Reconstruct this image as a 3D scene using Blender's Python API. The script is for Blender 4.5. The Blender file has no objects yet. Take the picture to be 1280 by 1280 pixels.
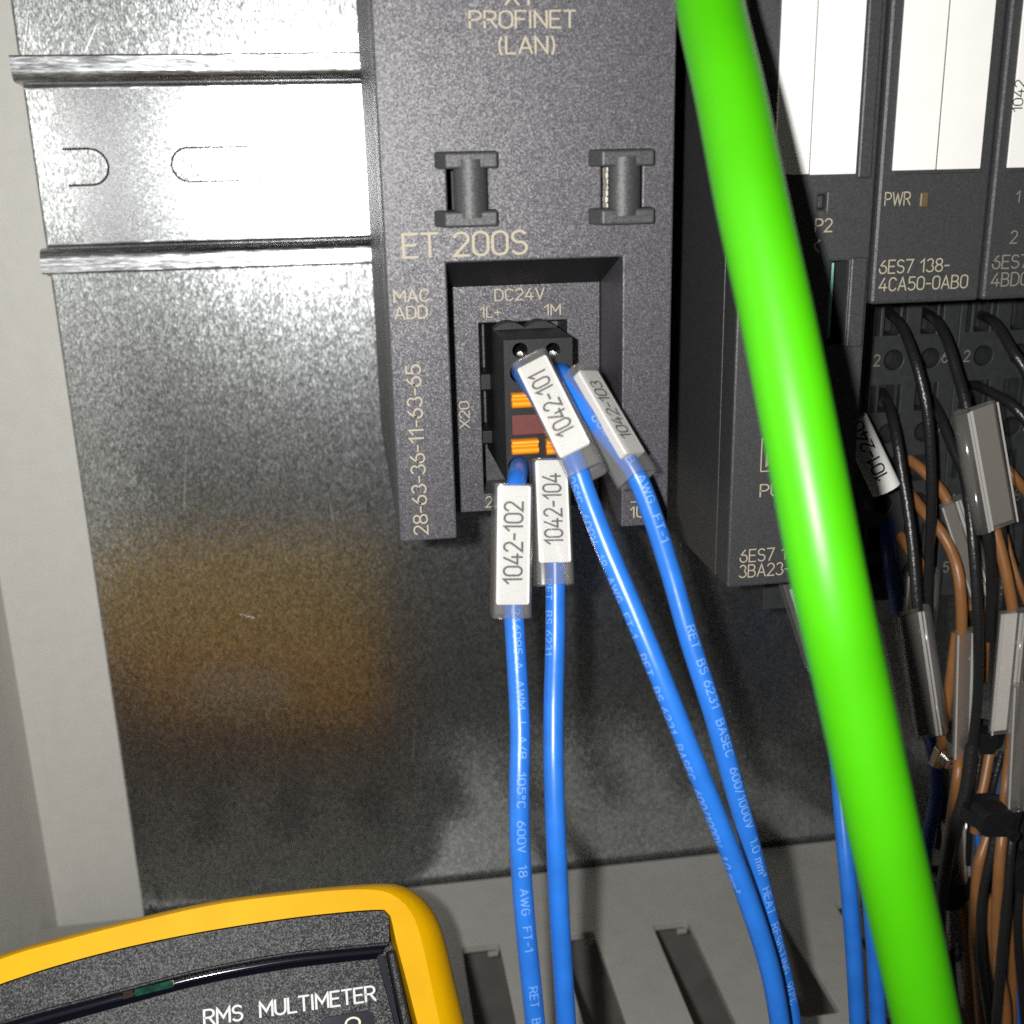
import bpy, bmesh, math, random
from mathutils import Vector, Matrix
from mathutils.geometry import tessellate_polygon
random.seed(7)
MM = 0.001
sc = bpy.context.scene
col = sc.collection

# ------------------------------------------------------------------ camera
# scene millimetres: x to the right along the mounting panel, u up it, z out of it (panel face at z = 0)
F, D = 1389.28, 208.955                     # focal length for a 1280 px frame, lens distance from the panel
CR = Vector((0.98868151, 0.02289324, -0.14827261))     # image right / down / forward on (x, down, inward)
CD = Vector((-0.06492612, 0.95624145, -0.28528386))
CF = Vector((0.13525334, 0.29168164, 0.94690462))
def W(x, u, z): return Vector((x * MM, -z * MM, u * MM))
def Wd(v): return Vector((v[0], v[2], -v[1]))           # (x, down, inward) direction -> blender
cam_d = bpy.data.cameras.new('camera'); cam = bpy.data.objects.new('camera', cam_d); col.objects.link(cam)
r, up, back = Wd(CR), -Wd(CD), -Wd(CF)
m = Matrix((r, up, back)).transposed().to_4x4(); m.translation = W(0, 0, D)
cam.matrix_world = m
cam_d.sensor_width = 36; cam_d.lens = 36 * F / 1280
cam_d.clip_start = 0.005; cam_d.clip_end = 10
cam_d.dof.use_dof = True; cam_d.dof.focus_distance = 0.150; cam_d.dof.aperture_fstop = 30
sc.camera = cam
sc.view_settings.view_transform = 'Standard'; sc.view_settings.look = 'None'
sc.render.engine = 'CYCLES'; sc.cycles.use_denoising = False
sc.view_settings.exposure = 0; sc.view_settings.gamma = 1

# ------------------------------------------------------------------ light: the phone's flash next to its lens, a trace of room light
wd = bpy.data.worlds.new('World'); sc.world = wd; wd.use_nodes = True
wd.node_tree.nodes['Background'].inputs[0].default_value = (1, 0.97, 0.92, 1)
wd.node_tree.nodes['Background'].inputs[1].default_value = 0.02
ld = bpy.data.lights.new('flash', 'POINT'); ld.energy = 1.45; ld.shadow_soft_size = 0.0016; ld.color = (1, 0.985, 0.96)
lo = bpy.data.objects.new('flash', ld); col.objects.link(lo); lo.location = W(-9.0, 3.5, D + 1)

# ------------------------------------------------------------------ pixel of a 1280 px frame -> point
def ray(px, py):
    v = CR * ((px - 640) / F) + CD * ((py - 640) / F) + CF
    return v.x / v.z, -v.y / v.z
def at(px, py, z):
    a, b = ray(px, py); s = D - z
    return Vector((a * s, b * s, z))
def X(px, py, z): return at(px, py, z).x
def U(px, py, z): return at(px, py, z).y

# ------------------------------------------------------------------ materials
def mat(name, base, rough=0.5, metal=0.0, bump=None, var=None, spec=0.5, rvar=None, coat=0, facet=None, stretch=None):
    M = bpy.data.materials.new(name); M.use_nodes = True
    N, L = M.node_tree.nodes, M.node_tree.links
    b = N['Principled BSDF']
    b.inputs['Base Color'].default_value = (*base, 1); b.inputs['Roughness'].default_value = rough
    b.inputs['Metallic'].default_value = metal; b.inputs['Specular IOR Level'].default_value = spec
    if coat: b.inputs['Coat Weight'].default_value = coat; b.inputs['Coat Roughness'].default_value = 0.12
    tc = N.new('ShaderNodeTexCoord'); src = tc.outputs['Object']
    if stretch:
        mp = N.new('ShaderNodeMapping'); mp.inputs['Scale'].default_value = stretch
        L.new(src, mp.inputs['Vector']); src = mp.outputs['Vector']
    def noise(scale, detail=2):
        n = N.new('ShaderNodeTexNoise'); n.inputs['Scale'].default_value = scale; n.inputs['Detail'].default_value = detail
        L.new(src, n.inputs['Vector']); return n
    if bump:
        n = noise(bump[0], bump[3] if len(bump) > 3 else 2); bp = N.new('ShaderNodeBump')
        bp.inputs['Strength'].default_value = bump[1]; bp.inputs['Distance'].default_value = bump[2]
        L.new(n.outputs['Fac'], bp.inputs['Height']); L.new(bp.outputs['Normal'], b.inputs['Normal'])
    if facet:      # tiny crystals / moulding grains, each with its own tilt and tone: (cells per metre, tilt, tone spread)
        vo = N.new('ShaderNodeTexVoronoi'); vo.inputs['Scale'].default_value = facet[0]; L.new(src, vo.inputs['Vector'])
        sub = N.new('ShaderNodeVectorMath'); sub.operation = 'SUBTRACT'; sub.inputs[1].default_value = (.5, .5, .5); L.new(vo.outputs['Color'], sub.inputs[0])
        scl = N.new('ShaderNodeVectorMath'); scl.operation = 'SCALE'; scl.inputs['Scale'].default_value = facet[1]; L.new(sub.outputs[0], scl.inputs[0])
        ge = N.new('ShaderNodeNewGeometry')
        if bump: nsrc = bp.outputs['Normal']
        else: nsrc = ge.outputs['Normal']
        ad = N.new('ShaderNodeVectorMath'); ad.operation = 'ADD'; L.new(nsrc, ad.inputs[0]); L.new(scl.outputs[0], ad.inputs[1])
        nm = N.new('ShaderNodeVectorMath'); nm.operation = 'NORMALIZE'; L.new(ad.outputs[0], nm.inputs[0]); L.new(nm.outputs[0], b.inputs['Normal'])
        v2 = N.new('ShaderNodeTexVoronoi'); v2.inputs['Scale'].default_value = facet[0] * 1.31; L.new(src, v2.inputs['Vector'])
        sp = N.new('ShaderNodeSeparateColor'); L.new(v2.outputs['Color'], sp.inputs[0])
        pw = N.new('ShaderNodeMath'); pw.operation = 'POWER'; pw.inputs[1].default_value = 1.7; L.new(sp.outputs[0], pw.inputs[0])
        mx = N.new('ShaderNodeMix'); mx.data_type = 'RGBA'
        mx.inputs['A'].default_value = (*[c * (1 - facet[2]) for c in base], 1)
        mx.inputs['B'].default_value = (*[min(1, c * (1 + 1.6 * facet[2])) for c in base], 1)
        L.new(pw.outputs[0], mx.inputs['Factor']); L.new(mx.outputs['Result'], b.inputs['Base Color'])
    if var:
        n = noise(var[0], 4); cr = N.new('ShaderNodeMapRange')
        cr.inputs['From Min'].default_value = 0.3; cr.inputs['From Max'].default_value = 0.7
        L.new(n.outputs['Fac'], cr.inputs['Value'])
        mx = N.new('ShaderNodeMix'); mx.data_type = 'RGBA'
        mx.inputs['A'].default_value = (*[c * (1 - var[1]) for c in base], 1)
        mx.inputs['B'].default_value = (*[min(1, c * (1 + var[1])) for c in base], 1)
        L.new(cr.outputs['Result'], mx.inputs['Factor']); L.new(mx.outputs['Result'], b.inputs['Base Color'])
    if rvar:
        n = noise(rvar[0], 3); cr = N.new('ShaderNodeMapRange')
        cr.inputs['From Min'].default_value = 0.3; cr.inputs['From Max'].default_value = 0.7
        cr.inputs['To Min'].default_value = rvar[1]; cr.inputs['To Max'].default_value = rvar[2]
        L.new(n.outputs['Fac'], cr.inputs['Value']); L.new(cr.outputs['Result'], b.inputs['Roughness'])
    return M
def clear_mat(name, tint, haze=0.08, gloss_rough=0.12):
    M = bpy.data.materials.new(name); M.use_nodes = True
    N, L = M.node_tree.nodes, M.node_tree.links; N.remove(N['Principled BSDF'])
    t = N.new('ShaderNodeBsdfTransparent'); t.inputs[0].default_value = (*tint, 1)
    d = N.new('ShaderNodeBsdfDiffuse'); d.inputs[0].default_value = (0.75, 0.73, 0.70, 1)
    g = N.new('ShaderNodeBsdfGlossy'); g.inputs['Roughness'].default_value = gloss_rough
    lw = N.new('ShaderNodeLayerWeight'); lw.inputs['Blend'].default_value = 0.5
    pw = N.new('ShaderNodeMath'); pw.operation = 'POWER'; pw.inputs[1].default_value = 4.0; L.new(lw.outputs['Facing'], pw.inputs[0])
    fr = N.new('ShaderNodeMath'); fr.operation = 'MULTIPLY_ADD'; fr.inputs[1].default_value = 0.7; fr.inputs[2].default_value = 0.045; L.new(pw.outputs[0], fr.inputs[0])
    m1 = N.new('ShaderNodeMixShader'); m1.inputs[0].default_value = haze
    m2 = N.new('ShaderNodeMixShader')
    L.new(t.outputs[0], m1.inputs[1]); L.new(d.outputs[0], m1.inputs[2])
    L.new(fr.outputs[0], m2.inputs[0]); L.new(m1.outputs[0], m2.inputs[1]); L.new(g.outputs[0], m2.inputs[2])
    L.new(m2.outputs[0], N['Material Output'].inputs['Surface'])
    return M
GALV = mat('galvanised_steel', (0.57, 0.595, 0.60), 0.15, 0.975, bump=(260, 0.05, 0.0003), facet=(4600, 0.085, 0.42), rvar=(420, 0.12, 0.18), stretch=(1, 1, 0.4))
def second_lobe(M, rough, share):      # the spangled coating scatters a wide lobe round the sharper one
    N, L = M.node_tree.nodes, M.node_tree.links; a = N['Principled BSDF']; c = N.new('ShaderNodeBsdfPrincipled')
    for k in ('Base Color', 'Normal'):
        for l in list(L):
            if l.to_node == a and l.to_socket.name == k: L.new(l.from_socket, c.inputs[k])
    c.inputs['Metallic'].default_value = a.inputs['Metallic'].default_value; c.inputs['Roughness'].default_value = rough
    mx = N.new('ShaderNodeMixShader'); mx.inputs[0].default_value = share
    L.new(a.outputs[0], mx.inputs[1]); L.new(c.outputs[0], mx.inputs[2]); L.new(mx.outputs[0], N['Material Output'].inputs['Surface'])
second_lobe(GALV, 0.33, 0.44)
ZINC = mat('bright_zinc', (0.54, 0.555, 0.57), 0.225, 1.0, facet=(5200, 0.06, 0.18))
ZROLL = mat('rolled_zinc', (0.40, 0.41, 0.425), 0.30, 1.0, facet=(4200, 0.10, 0.3), rvar=(900, 0.22, 0.40), stretch=(0.12, 1, 1))
SLOT_SHADE = mat('slot_shade_line', (0.012, 0.012, 0.012), 0.9, spec=0.05)
PAINT = mat('light_grey_paint', (0.64, 0.63, 0.59), 0.45, bump=(500, 0.10, 0.0003), var=(300, 0.03))
ABS = mat('dark_grey_plastic', (0.055, 0.052, 0.061), 0.46, facet=(6200, 0.22, 0.32), spec=0.6)
ABS2 = mat('dark_grey_side_plastic', (0.040, 0.040, 0.042), 0.50, facet=(6200, 0.16, 0.18))
TERM = mat('terminal_plastic', (0.028, 0.030, 0.032), 0.50, bump=(1500, 0.30, 0.0001), var=(600, 0.2))
BLACK = mat('black_plastic', (0.010, 0.010, 0.011), 0.5, bump=(1800, 0.2, 0.0001), spec=0.3)
PIT = mat('cavity_shade', (0.006, 0.006, 0.006), 0.6)  # near black that paints the shade inside holes and pockets
GOLD = mat('tan_print', (0.36, 0.32, 0.235), 0.65)
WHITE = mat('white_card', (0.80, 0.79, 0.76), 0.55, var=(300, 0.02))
INK = mat('black_ink', (0.015, 0.015, 0.016), 0.5)
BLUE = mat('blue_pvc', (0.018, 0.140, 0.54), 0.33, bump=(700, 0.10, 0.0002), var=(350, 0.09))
PRINT = mat('pale_print', (0.16, 0.33, 0.70), 0.5)
GREEN = mat('green_pvc', (0.046, 0.335, 0.0012), 0.40, bump=(260, 0.05, 0.0004), var=(90, 0.06), spec=0.34)
BWIRE = mat('black_pvc', (0.014, 0.014, 0.015), 0.35, bump=(1600, 0.5, 0.0002))
BROWN = mat('brown_pvc', (0.24, 0.105, 0.036), 0.40, bump=(900, 0.2, 0.0002), var=(300, 0.10))
ORANGE = mat('orange_plastic', (0.85, 0.27, 0.005), 0.35)
MAROON = mat('maroon_plastic', (0.10, 0.016, 0.014), 0.5, bump=(1500, 0.2, 0.0001))
CLEAR = clear_mat('clear_sleeve', (0.90, 0.90, 0.90), 0.06)
HAZY = clear_mat('hazy_clear_sleeve', (0.92, 0.91, 0.90), 0.055, 0.14)
EDGE_GLINT = clear_mat('sleeve_edge_glint', (0.92, 0.91, 0.89), 0.42, 0.10)  # brighter haze that paints the glint along sleeve edges
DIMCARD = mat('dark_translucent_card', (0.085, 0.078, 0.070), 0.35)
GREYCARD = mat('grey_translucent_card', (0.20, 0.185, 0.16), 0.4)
METAL = mat('tinned_metal', (0.75, 0.73, 0.68), 0.25, 1.0)
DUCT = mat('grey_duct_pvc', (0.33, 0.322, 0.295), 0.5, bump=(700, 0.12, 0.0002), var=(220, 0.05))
DUCTB = mat('shaded_duct_base', (0.13, 0.126, 0.115), 0.6, bump=(700, 0.12, 0.0002), var=(180, 0.15))  # duct grey darkened to paint the shade seen through the slots
BACKY = mat('reflection_tinted_yellow_rubber', (0.85, 0.36, 0.0008), 0.6, spec=0.08)  # yellow pushed towards orange to strengthen the back's reflection in the panel
YELLOW = mat('yellow_rubber', (0.74, 0.395, 0.0006), 0.5, bump=(1500, 0.10, 0.0002), var=(140, 0.06), spec=0.10)
MGREY = mat('speckled_grey_plastic', (0.021, 0.021, 0.023), 0.42, facet=(6200, 0.36, 0.5), spec=0.27)
GLOSSY = mat('dark_gloss_plastic', (0.010, 0.010, 0.018), 0.30, spec=0.12)
PCB = mat('green_circuit_board', (0.02, 0.09, 0.06), 0.3, var=(900, 0.5))
TEAL = mat('pale_green_plastic', (0.22, 0.50, 0.42), 0.5)
WPRINT = mat('white_print', (0.72, 0.72, 0.72), 0.6, spec=0.2)
CREAM = mat('cream_print_glint', (0.70, 0.66, 0.50), 0.5)
AMBER = mat('amber_lens', (0.12, 0.085, 0.045), 0.3)
DUST = mat('pale_dust', (0.55, 0.52, 0.45), 0.9, bump=(1500, 0.8, 0.0004))
SHADE_BLUE = mat('shaded_blue_pvc', (0.010, 0.035, 0.16), 0.4)  # blue wire colour darkened to paint wires lying in shade

# ------------------------------------------------------------------ mesh builder (all coordinates in scene mm)
class MB:
    def __init__(s): s.v, s.f, s.sm = [], [], []
    def face(s, idx, smooth=False): s.f.append(idx); s.sm.append(smooth)
    def add(s, pts):
        n = len(s.v); s.v += [Vector(p) for p in pts]; return list(range(n, n + len(pts)))
    def box(s, x0, x1, u0, u1, z0, z1):
        return s.plate([(x0, u0), (x1, u0), (x1, u1), (x0, u1)], z0, z1)
    def plate(s, outer, z0, z1, holes=(), frame=None, smooth=False):
        fr = frame or (Vector((0, 0, 0)), Vector((1, 0, 0)), Vector((0, 1, 0)), Vector((0, 0, 1)))
        P = lambda p, z: fr[0] + fr[1] * p[0] + fr[2] * p[1] + fr[3] * z
        def area(l): return sum(l[i][0] * l[(i + 1) % len(l)][1] - l[(i + 1) % len(l)][0] * l[i][1] for i in range(len(l)))
        loops = [list(outer) if area(outer) > 0 else list(outer)[::-1]] + [list(h) if area(h) < 0 else list(h)[::-1] for h in holes]
        flat = [p for l in loops for p in l]
        tri = tessellate_polygon([[Vector((p[0], p[1], 0)) for p in l] for l in loops])
        a = s.add([P(p, z0) for p in flat]); b = s.add([P(p, z1) for p in flat])
        if len(loops) == 1 and len(flat) == 4:
            s.face([b[i] for i in range(4)]); s.face([a[i] for i in (3, 2, 1, 0)])
        else:
            for t in tri:
                p, q, w = (flat[i] for i in t)
                ccw = (q[0] - p[0]) * (w[1] - p[1]) - (q[1] - p[1]) * (w[0] - p[0]) > 0
                t = t if ccw else t[::-1]
                s.face([b[i] for i in t]); s.face([a[i] for i in t[::-1]])
        k = 0
        for l in loops:
            n = len(l)
            for i in range(n):
                j = (i + 1) % n; s.face([a[k + i], a[k + j], b[k + j], b[k + i]], smooth)
            k += n
        return s
    def sweep(s, pts, frames, prof, caps=True, smooth=True, closed=True):
        rings = []
        for p, (n, b) in zip(pts, frames):
            rings.append(s.add([p + b * q[0] + n * q[1] for q in prof]))
        k = len(prof)
        for A, B in zip(rings, rings[1:]):
            for i in range(k if closed else k - 1):
                j = (i + 1) % k; s.face([A[i], A[j], B[j], B[i]], smooth)
        if caps:
            for R_, k_ in ((rings[0], -1), (rings[-1], 1)): s.face(s.add([s.v[q] for q in R_])[::k_])
        return s
    def tube(s, path, rad, n=18, **kw):
        pts, fr = path.sampled()
        return s.sweep(pts, fr, [(rad * math.cos(2 * math.pi * i / n), rad * math.sin(2 * math.pi * i / n)) for i in range(n)], **kw)
    def build(s, name, material, parent=None, bevel=0, seg=2, origin=None):
        off = Vector((0, 0, 0))
        if parent is not None: off = Vector(parent['org'])
        elif origin is not None: off = Vector(origin)
        me = bpy.data.meshes.new(name)
        me.from_pydata([W(*(p - off)) for p in s.v], [], s.f)
        for p, q in zip(me.polygons, s.sm): p.use_smooth = q
        me.materials.append(material); me.update()
        bm = bmesh.new(); bm.from_mesh(me); bmesh.ops.recalc_face_normals(bm, faces=bm.faces); bm.to_mesh(me); bm.free()
        o = bpy.data.objects.new(name, me); col.objects.link(o)
        if parent is not None: o.parent = parent
        else: o.location = W(*off)
        o['org'] = list(off)
        if bevel:
            md = o.modifiers.new('bevel', 'BEVEL'); md.width = bevel * MM; md.segments = seg
            md.limit_method = 'ANGLE'; md.angle_limit = math.radians(35); md.use_clamp_overlap = True
        return o
def tag(o, label, cat, group=None):
    o['label'] = label; o['category'] = cat
    if group: o['group'] = group
    return o
def thing(name, org, label, cat, group=None):
    o = bpy.data.objects.new(name, None); col.objects.link(o); o.location = W(*org); o['org'] = list(org)
    o.empty_display_size = 0.005
    return tag(o, label, cat, group)
def circle(cx, cu, rx, ru=None, n=20):
    ru = ru or rx
    return [(cx + rx * math.cos(2 * math.pi * i / n), cu + ru * math.sin(2 * math.pi * i / n)) for i in range(n)]
def rect(x0, x1, u0, u1): return [(x0, u0), (x1, u0), (x1, u1), (x0, u1)]
def rrect(x0, x1, u0, u1, r, n=5):
    out = []
    for cx, cu, a0 in ((x1 - r, u1 - r, 0), (x0 + r, u1 - r, 90), (x0 + r, u0 + r, 180), (x1 - r, u0 + r, 270)):
        for i in range(n + 1):
            a = math.radians(a0 + 90 * i / n); out.append((cx + r * math.cos(a), cu + r * math.sin(a)))
    return out

class Path:
    """smooth curve through control points given in scene mm"""
    def __init__(s, ctrl, step=0.7, ref=Vector((0, 0, 1))):
        c = [Vector(p) for p in ctrl]; c = [c[0] * 2 - c[1]] + c + [c[-1] * 2 - c[-2]]
        raw = []
        for i in range(1, len(c) - 2):
            p0, p1, p2, p3 = c[i - 1:i + 3]
            for k in range(24):
                t = k / 24
                raw.append(0.5 * ((2 * p1) + (p2 - p0) * t + (2 * p0 - 5 * p1 + 4 * p2 - p3) * t * t + (3 * p1 - p0 - 3 * p2 + p3) * t ** 3))
        raw.append(c[-2])
        s.cum = [0.0]
        for a, b in zip(raw, raw[1:]): s.cum.append(s.cum[-1] + (b - a).length)
        s.raw, s.len, s.step, s.ref = raw, s.cum[-1], step, ref
    def pos(s, d):
        import bisect
        d = max(0, min(s.len, d)); i = min(len(s.raw) - 2, max(0, bisect.bisect_right(s.cum, d) - 1))
        w = s.cum[i + 1] - s.cum[i]; t = (d - s.cum[i]) / w if w > 1e-9 else 0
        return s.raw[i].lerp(s.raw[i + 1], t)
    def frame(s, d):
        t = (s.pos(d + 0.4) - s.pos(d - 0.4)).normalized()
        n = (s.ref - t * t.dot(s.ref)).normalized(); return t, n, n.cross(t)
    def sampled(s):
        k = max(2, int(s.len / s.step)); ds = [s.len * i / k for i in range(k + 1)]
        return [s.pos(d) for d in ds], [s.frame(d)[1:] for d in ds]
def PX(pts, **kw): return Path([at(*p) for p in pts], **kw)

# ------------------------------------------------------------------ flat print
def _arc(cx, cy, rx, ry, a0, a1, n=10):
    return [(cx + rx * math.cos(math.radians(a0 + (a1 - a0) * i / n)), cy + ry * math.sin(math.radians(a0 + (a1 - a0) * i / n))) for i in range(n + 1)]
def _stad(w, y0=0.0, y1=1.0, x0=0.0):
    r = w / 2; q = min(r, (y1 - y0) / 2)
    p = _arc(x0 + r, y1 - q, r, q, 0, 180, 12) + _arc(x0 + r, y0 + q, r, q, 180, 360, 12)
    return p + [p[0]]
GL = {   # single stroke engraved lettering: advance width, strokes
 '0': (.54, [_stad(.54)]), '1': (.34, [[(.02, .74), (.28, 1), (.28, 0)]]),
 '2': (.54, [_arc(.27, .73, .26, .27, 165, -35) + [(.0, 0), (.55, 0)]]),
 '3': (.54, [_arc(.26, .755, .23, .245, 155, -90)[:] + _arc(.26, .26, .28, .26, 85, -155)]),
 '4': (.60, [[(.38, 1), (.0, .26), (.60, .26)], [(.42, .56), (.42, 0)]]),
 '5': (.54, [[(.50, 1), (.08, 1), (.05, .56)] + _arc(.26, .31, .28, .31, 128, -150)]),
 '6': (.54, [[(.40, 1), (.26, .86), (.12, .66)] + _arc(.27, .3, .27, .3, 155, 515, 22)]),
 '7': (.52, [[(.0, 1), (.53, 1), (.16, 0)]]),
 '8': (.54, [_stad(.48, .53, 1, .03), _stad(.54, 0, .53)]),
 '9': (.54, [[(.14, 0), (.28, .14), (.42, .34)] + _arc(.27, .7, .27, .3, -25, 335, 22)]),
 'A': (.62, [[(0, 0), (.31, 1), (.62, 0)], [(.1, .32), (.52, .32)]]),
 'B': (.56, [[(.0, 0), (.0, 1)], [(.0, 1), (.28, 1)] + _arc(.28, .765, .22, .235, 90, -90) + [(.0, .53)], [(.28, .53)] + _arc(.29, .265, .26, .265, 90, -90) + [(.0, 0)]]),
 'C': (.56, [_arc(.29, .68, .27, .32, 25, 180, 9) + _arc(.29, .32, .27, .32, 180, 335, 9)]),
 'D': (.58, [[(.0, 0), (.0, 1), (.24, 1)] + _arc(.24, .66, .33, .34, 90, 0) + _arc(.24, .34, .33, .34, 0, -90) + [(.0, 0)]]),
 'E': (.50, [[(.5, 1), (0, 1), (0, 0), (.5, 0)], [(.0, .52), (.44, .52)]]),
 'F': (.48, [[(.5, 1), (0, 1), (0, 0)], [(.0, .52), (.42, .52)]]),
 'G': (.58, [_arc(.29, .68, .28, .32, 30, 180, 9) + _arc(.29, .32, .28, .32, 180, 360, 9) + [(.57, .48), (.32, .48)]]),
 'H': (.56, [[(0, 0), (0, 1)], [(.56, 0), (.56, 1)], [(0, .52), (.56, .52)]]),
 'I': (.10, [[(.05, 0), (.05, 1)]]), 'K': (.58, [[(0, 0), (0, 1)], [(.56, 1), (.02, .42)], [(.2, .6), (.58, 0)]]),
 'L': (.46, [[(0, 1), (0, 0), (.46, 0)]]), 'M': (.70, [[(0, 0), (0, 1), (.35, .35), (.70, 1), (.70, 0)]]),
 'N': (.58, [[(0, 0), (0, 1), (.58, 0), (.58, 1)]]), 'O': (.60, [_stad(.60)]),
 'P': (.54, [[(0, 0), (0, 1), (.28, 1)] + _arc(.28, .74, .26, .26, 90, -90) + [(0, .48)]]),
 'R': (.56, [[(0, 0), (0, 1), (.28, 1)] + _arc(.28, .74, .26, .26, 90, -90) + [(0, .48)], [(.28, .48), (.57, 0)]]),
 'S': (.54, [_arc(.27, .755, .25, .245, 30, 265, 10) + _arc(.27, .265, .27, .265, 85, -150, 10)]),
 'T': (.56, [[(0, 1), (.56, 1)], [(.28, 1), (.28, 0)]]), 'U': (.58, [[(0, 1), (0, .29)] + _arc(.29, .29, .29, .29, 180, 360) + [(.58, 1)]]),
 'V': (.60, [[(0, 1), (.30, 0), (.60, 1)]]), 'W': (.86, [[(0, 1), (.21, 0), (.43, .9), (.65, 0), (.86, 1)]]),
 'X': (.58, [[(0, 0), (.58, 1)], [(0, 1), (.58, 0)]]), '-': (.36, [[(.0, .44), (.36, .44)]]), '+': (.46, [[(0, .44), (.46, .44)], [(.23, .2), (.23, .68)]]),
 '(': (.18, [_arc(.3, .45, .28, .68, 130, 230, 6)]), ')': (.18, [_arc(-.12, .45, .28, .68, 50, -50, 6)]), '/': (.40, [[(0, -.05), (.40, 1.05)]]),
 '.': (.10, [[(.05, 0), (.05, .13)]]), ' ': (.26, []), '\u00ba': (.26, [_stad(.26, .62, 1)]),
 '\u00b2': (.28, [[(0, .92), (.06, 1.02), (.18, 1.04), (.25, .95), (.22, .84), (0, .60), (.27, .60)]]),
 'm': (.70, [[(0, 0), (0, .68)], [(0, .5)] + _arc(.17, .5, .17, .18, 180, 0, 6) + [(.34, 0)], [(.34, .5)] + _arc(.51, .5, .17, .18, 180, 0, 6) + [(.68, 0)]]),
}
CAP = 1.0
def glyphs(s, wt=0.105, gap=0.17):
    v, f, x, layer = [], [], 0.0, 0
    for c in s:
        adv, strokes = GL[c]
        for k, st in enumerate(strokes):
            p = [Vector((x + a, b)) for a, b in st]
            p = [q for i, q in enumerate(p) if i == 0 or (q - p[i - 1]).length > 1e-4]
            p = [p[0]] + [a.lerp(c, (k2 + 1) / m) for a, c in zip(p, p[1:]) for m in [max(1, int((c - a).length / .2))] for k2 in range(m)]
            closed = (p[0] - p[-1]).length < 1e-3 and len(p) > 3; n = len(p); base = len(v)
            for i in range(n):
                t0 = (p[i] - p[i - 1]).normalized() if i else ((p[0] - p[-2]).normalized() if closed else (p[1] - p[0]).normalized())
                t1 = (p[i + 1] - p[i]).normalized() if i < n - 1 else ((p[1] - p[0]).normalized() if closed else t0)
                n0, n1 = Vector((-t0.y, t0.x)), Vector((-t1.y, t1.x)); mm = n0 + n1
                mm = mm.normalized() if mm.length > .2 else n0
                h = wt / 2 / max(.45, mm.dot(n0)); q = p[i]
                if not closed and i == 0: q = q - t1 * wt * .3
                if not closed and i == n - 1: q = q + t0 * wt * .3
                v.append((q.x + mm.x * h, q.y + mm.y * h, k)); v.append((q.x - mm.x * h, q.y - mm.y * h, k))
            for i in range(n - 1): f.append([base + 2 * i, base + 2 * i + 1, base + 2 * i + 3, base + 2 * i + 2])
        x += adv + gap
    xs = [q[0] for q in v]; return v, f, min(xs), max(xs), 0.0, 1.0
def text(s, base, along, cap, length=None, material=GOLD, parent=None, name='lettering', upv=None, wt=0.105, lift=0.05, frame=None):
    """print lying on a plane: base = left end of the baseline, along = unit baseline direction, cap = capital height in mm"""
    v, f, x0, x1, y0, y1 = glyphs(s, wt)
    ex = Vector(along).normalized(); nz = frame or Vector((0, 0, 1)); ey = upv or nz.cross(ex)
    sy = cap; sx = (length / (x1 - x0)) if length else sy
    b = MB(); i = b.add([Vector(base) + ex * ((p[0] - x0) * sx) + ey * (p[1] * sy) + nz * (lift + .006 * p[2]) for p in v])
    for q in f: b.face([i[k] for k in q])
    return b.build(name, material, parent)
def text_px(s, p0, p1, caph, z, parent, material=GOLD, **kw):
    """from the pixels of the two baseline ends on the plane z; the baseline is squared up to the module"""
    a, b = at(*p0, z), at(*p1, z); d = b - a
    along = Vector((1, 0, 0)) if abs(d.x) > abs(d.y) else Vector((0, 1 if d.y > 0 else -1, 0))
    q = at(p0[0], p0[1] - caph, z) - a if abs(d.x) > abs(d.y) else at(p0[0] - caph, p0[1], z) - a
    return text(s, a, along, q.length, d.length, material, parent, **kw)
def wire_text(s, path, rad, d0, cap, parent, ang=0.0, xs=1.0, material=PRINT, name='printed_text'):
    v, f, x0, x1, y0, y1 = glyphs(s, 0.105, 0.24)
    sy = cap / CAP; b = MB(); pts = []
    for x, y, k in v:
        d = d0 + (x - x0) * sy * xs; t, n, bb = path.frame(d)
        a = ang + (y - CAP / 2) * sy / rad
        pts.append(path.pos(d) + (n * math.cos(a) + bb * math.sin(a)) * (rad + 0.03 + .006 * k))
    i = b.add(pts)
    for q in f: b.face([i[k] for k in q])
    return b.build(name, material, parent)

# ================================================================== THE SETTING
b = MB(); b.box(-51.3, 190, -215, 75, -2, 0)
o = b.build('mounting_panel', GALV, bevel=0.5, origin=(0, 0, 0)); o['kind'] = 'structure'; o.rotation_euler.x = math.radians(1.0)
SCR = mat('scratch_bright', (0.80, 0.80, 0.80), 0.35, 0.85)
for p0, p1, w_ in (((37, 8), (29, 74), .10), ((122, 30), (107, 66), .14), ((86, 5), (72, 30), .07), ((300, 772), (318, 776), .10), ((232, 560), (229, 640), .07), ((520, 900), (517, 960), .06), ((410, 620), (417, 655), .07)):
    A, B = at(*p0, 0), at(*p1, 0); n = Vector((-(B - A).y, (B - A).x, 0)).normalized() * w_
    c = MB(); c.plate([(A - n * .3)[:2], (B - n)[:2], (B + n * .6)[:2], (A + n * .3)[:2]], .01, .03); c.build('scratch', SCR, o)
b = MB(); b.box(-71.8, 220, -260, 120, -15, -12)
o = b.build('cabinet_back_wall', PAINT, origin=(-60, 0, -12)); o['kind'] = 'structure'
b = MB(); b.box(-74.8, -71.8, -260, 120, -15, 130)
o = b.build('cabinet_side_wall', PAINT, origin=(-72, 0, 0)); o['kind'] = 'structure'

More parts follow.
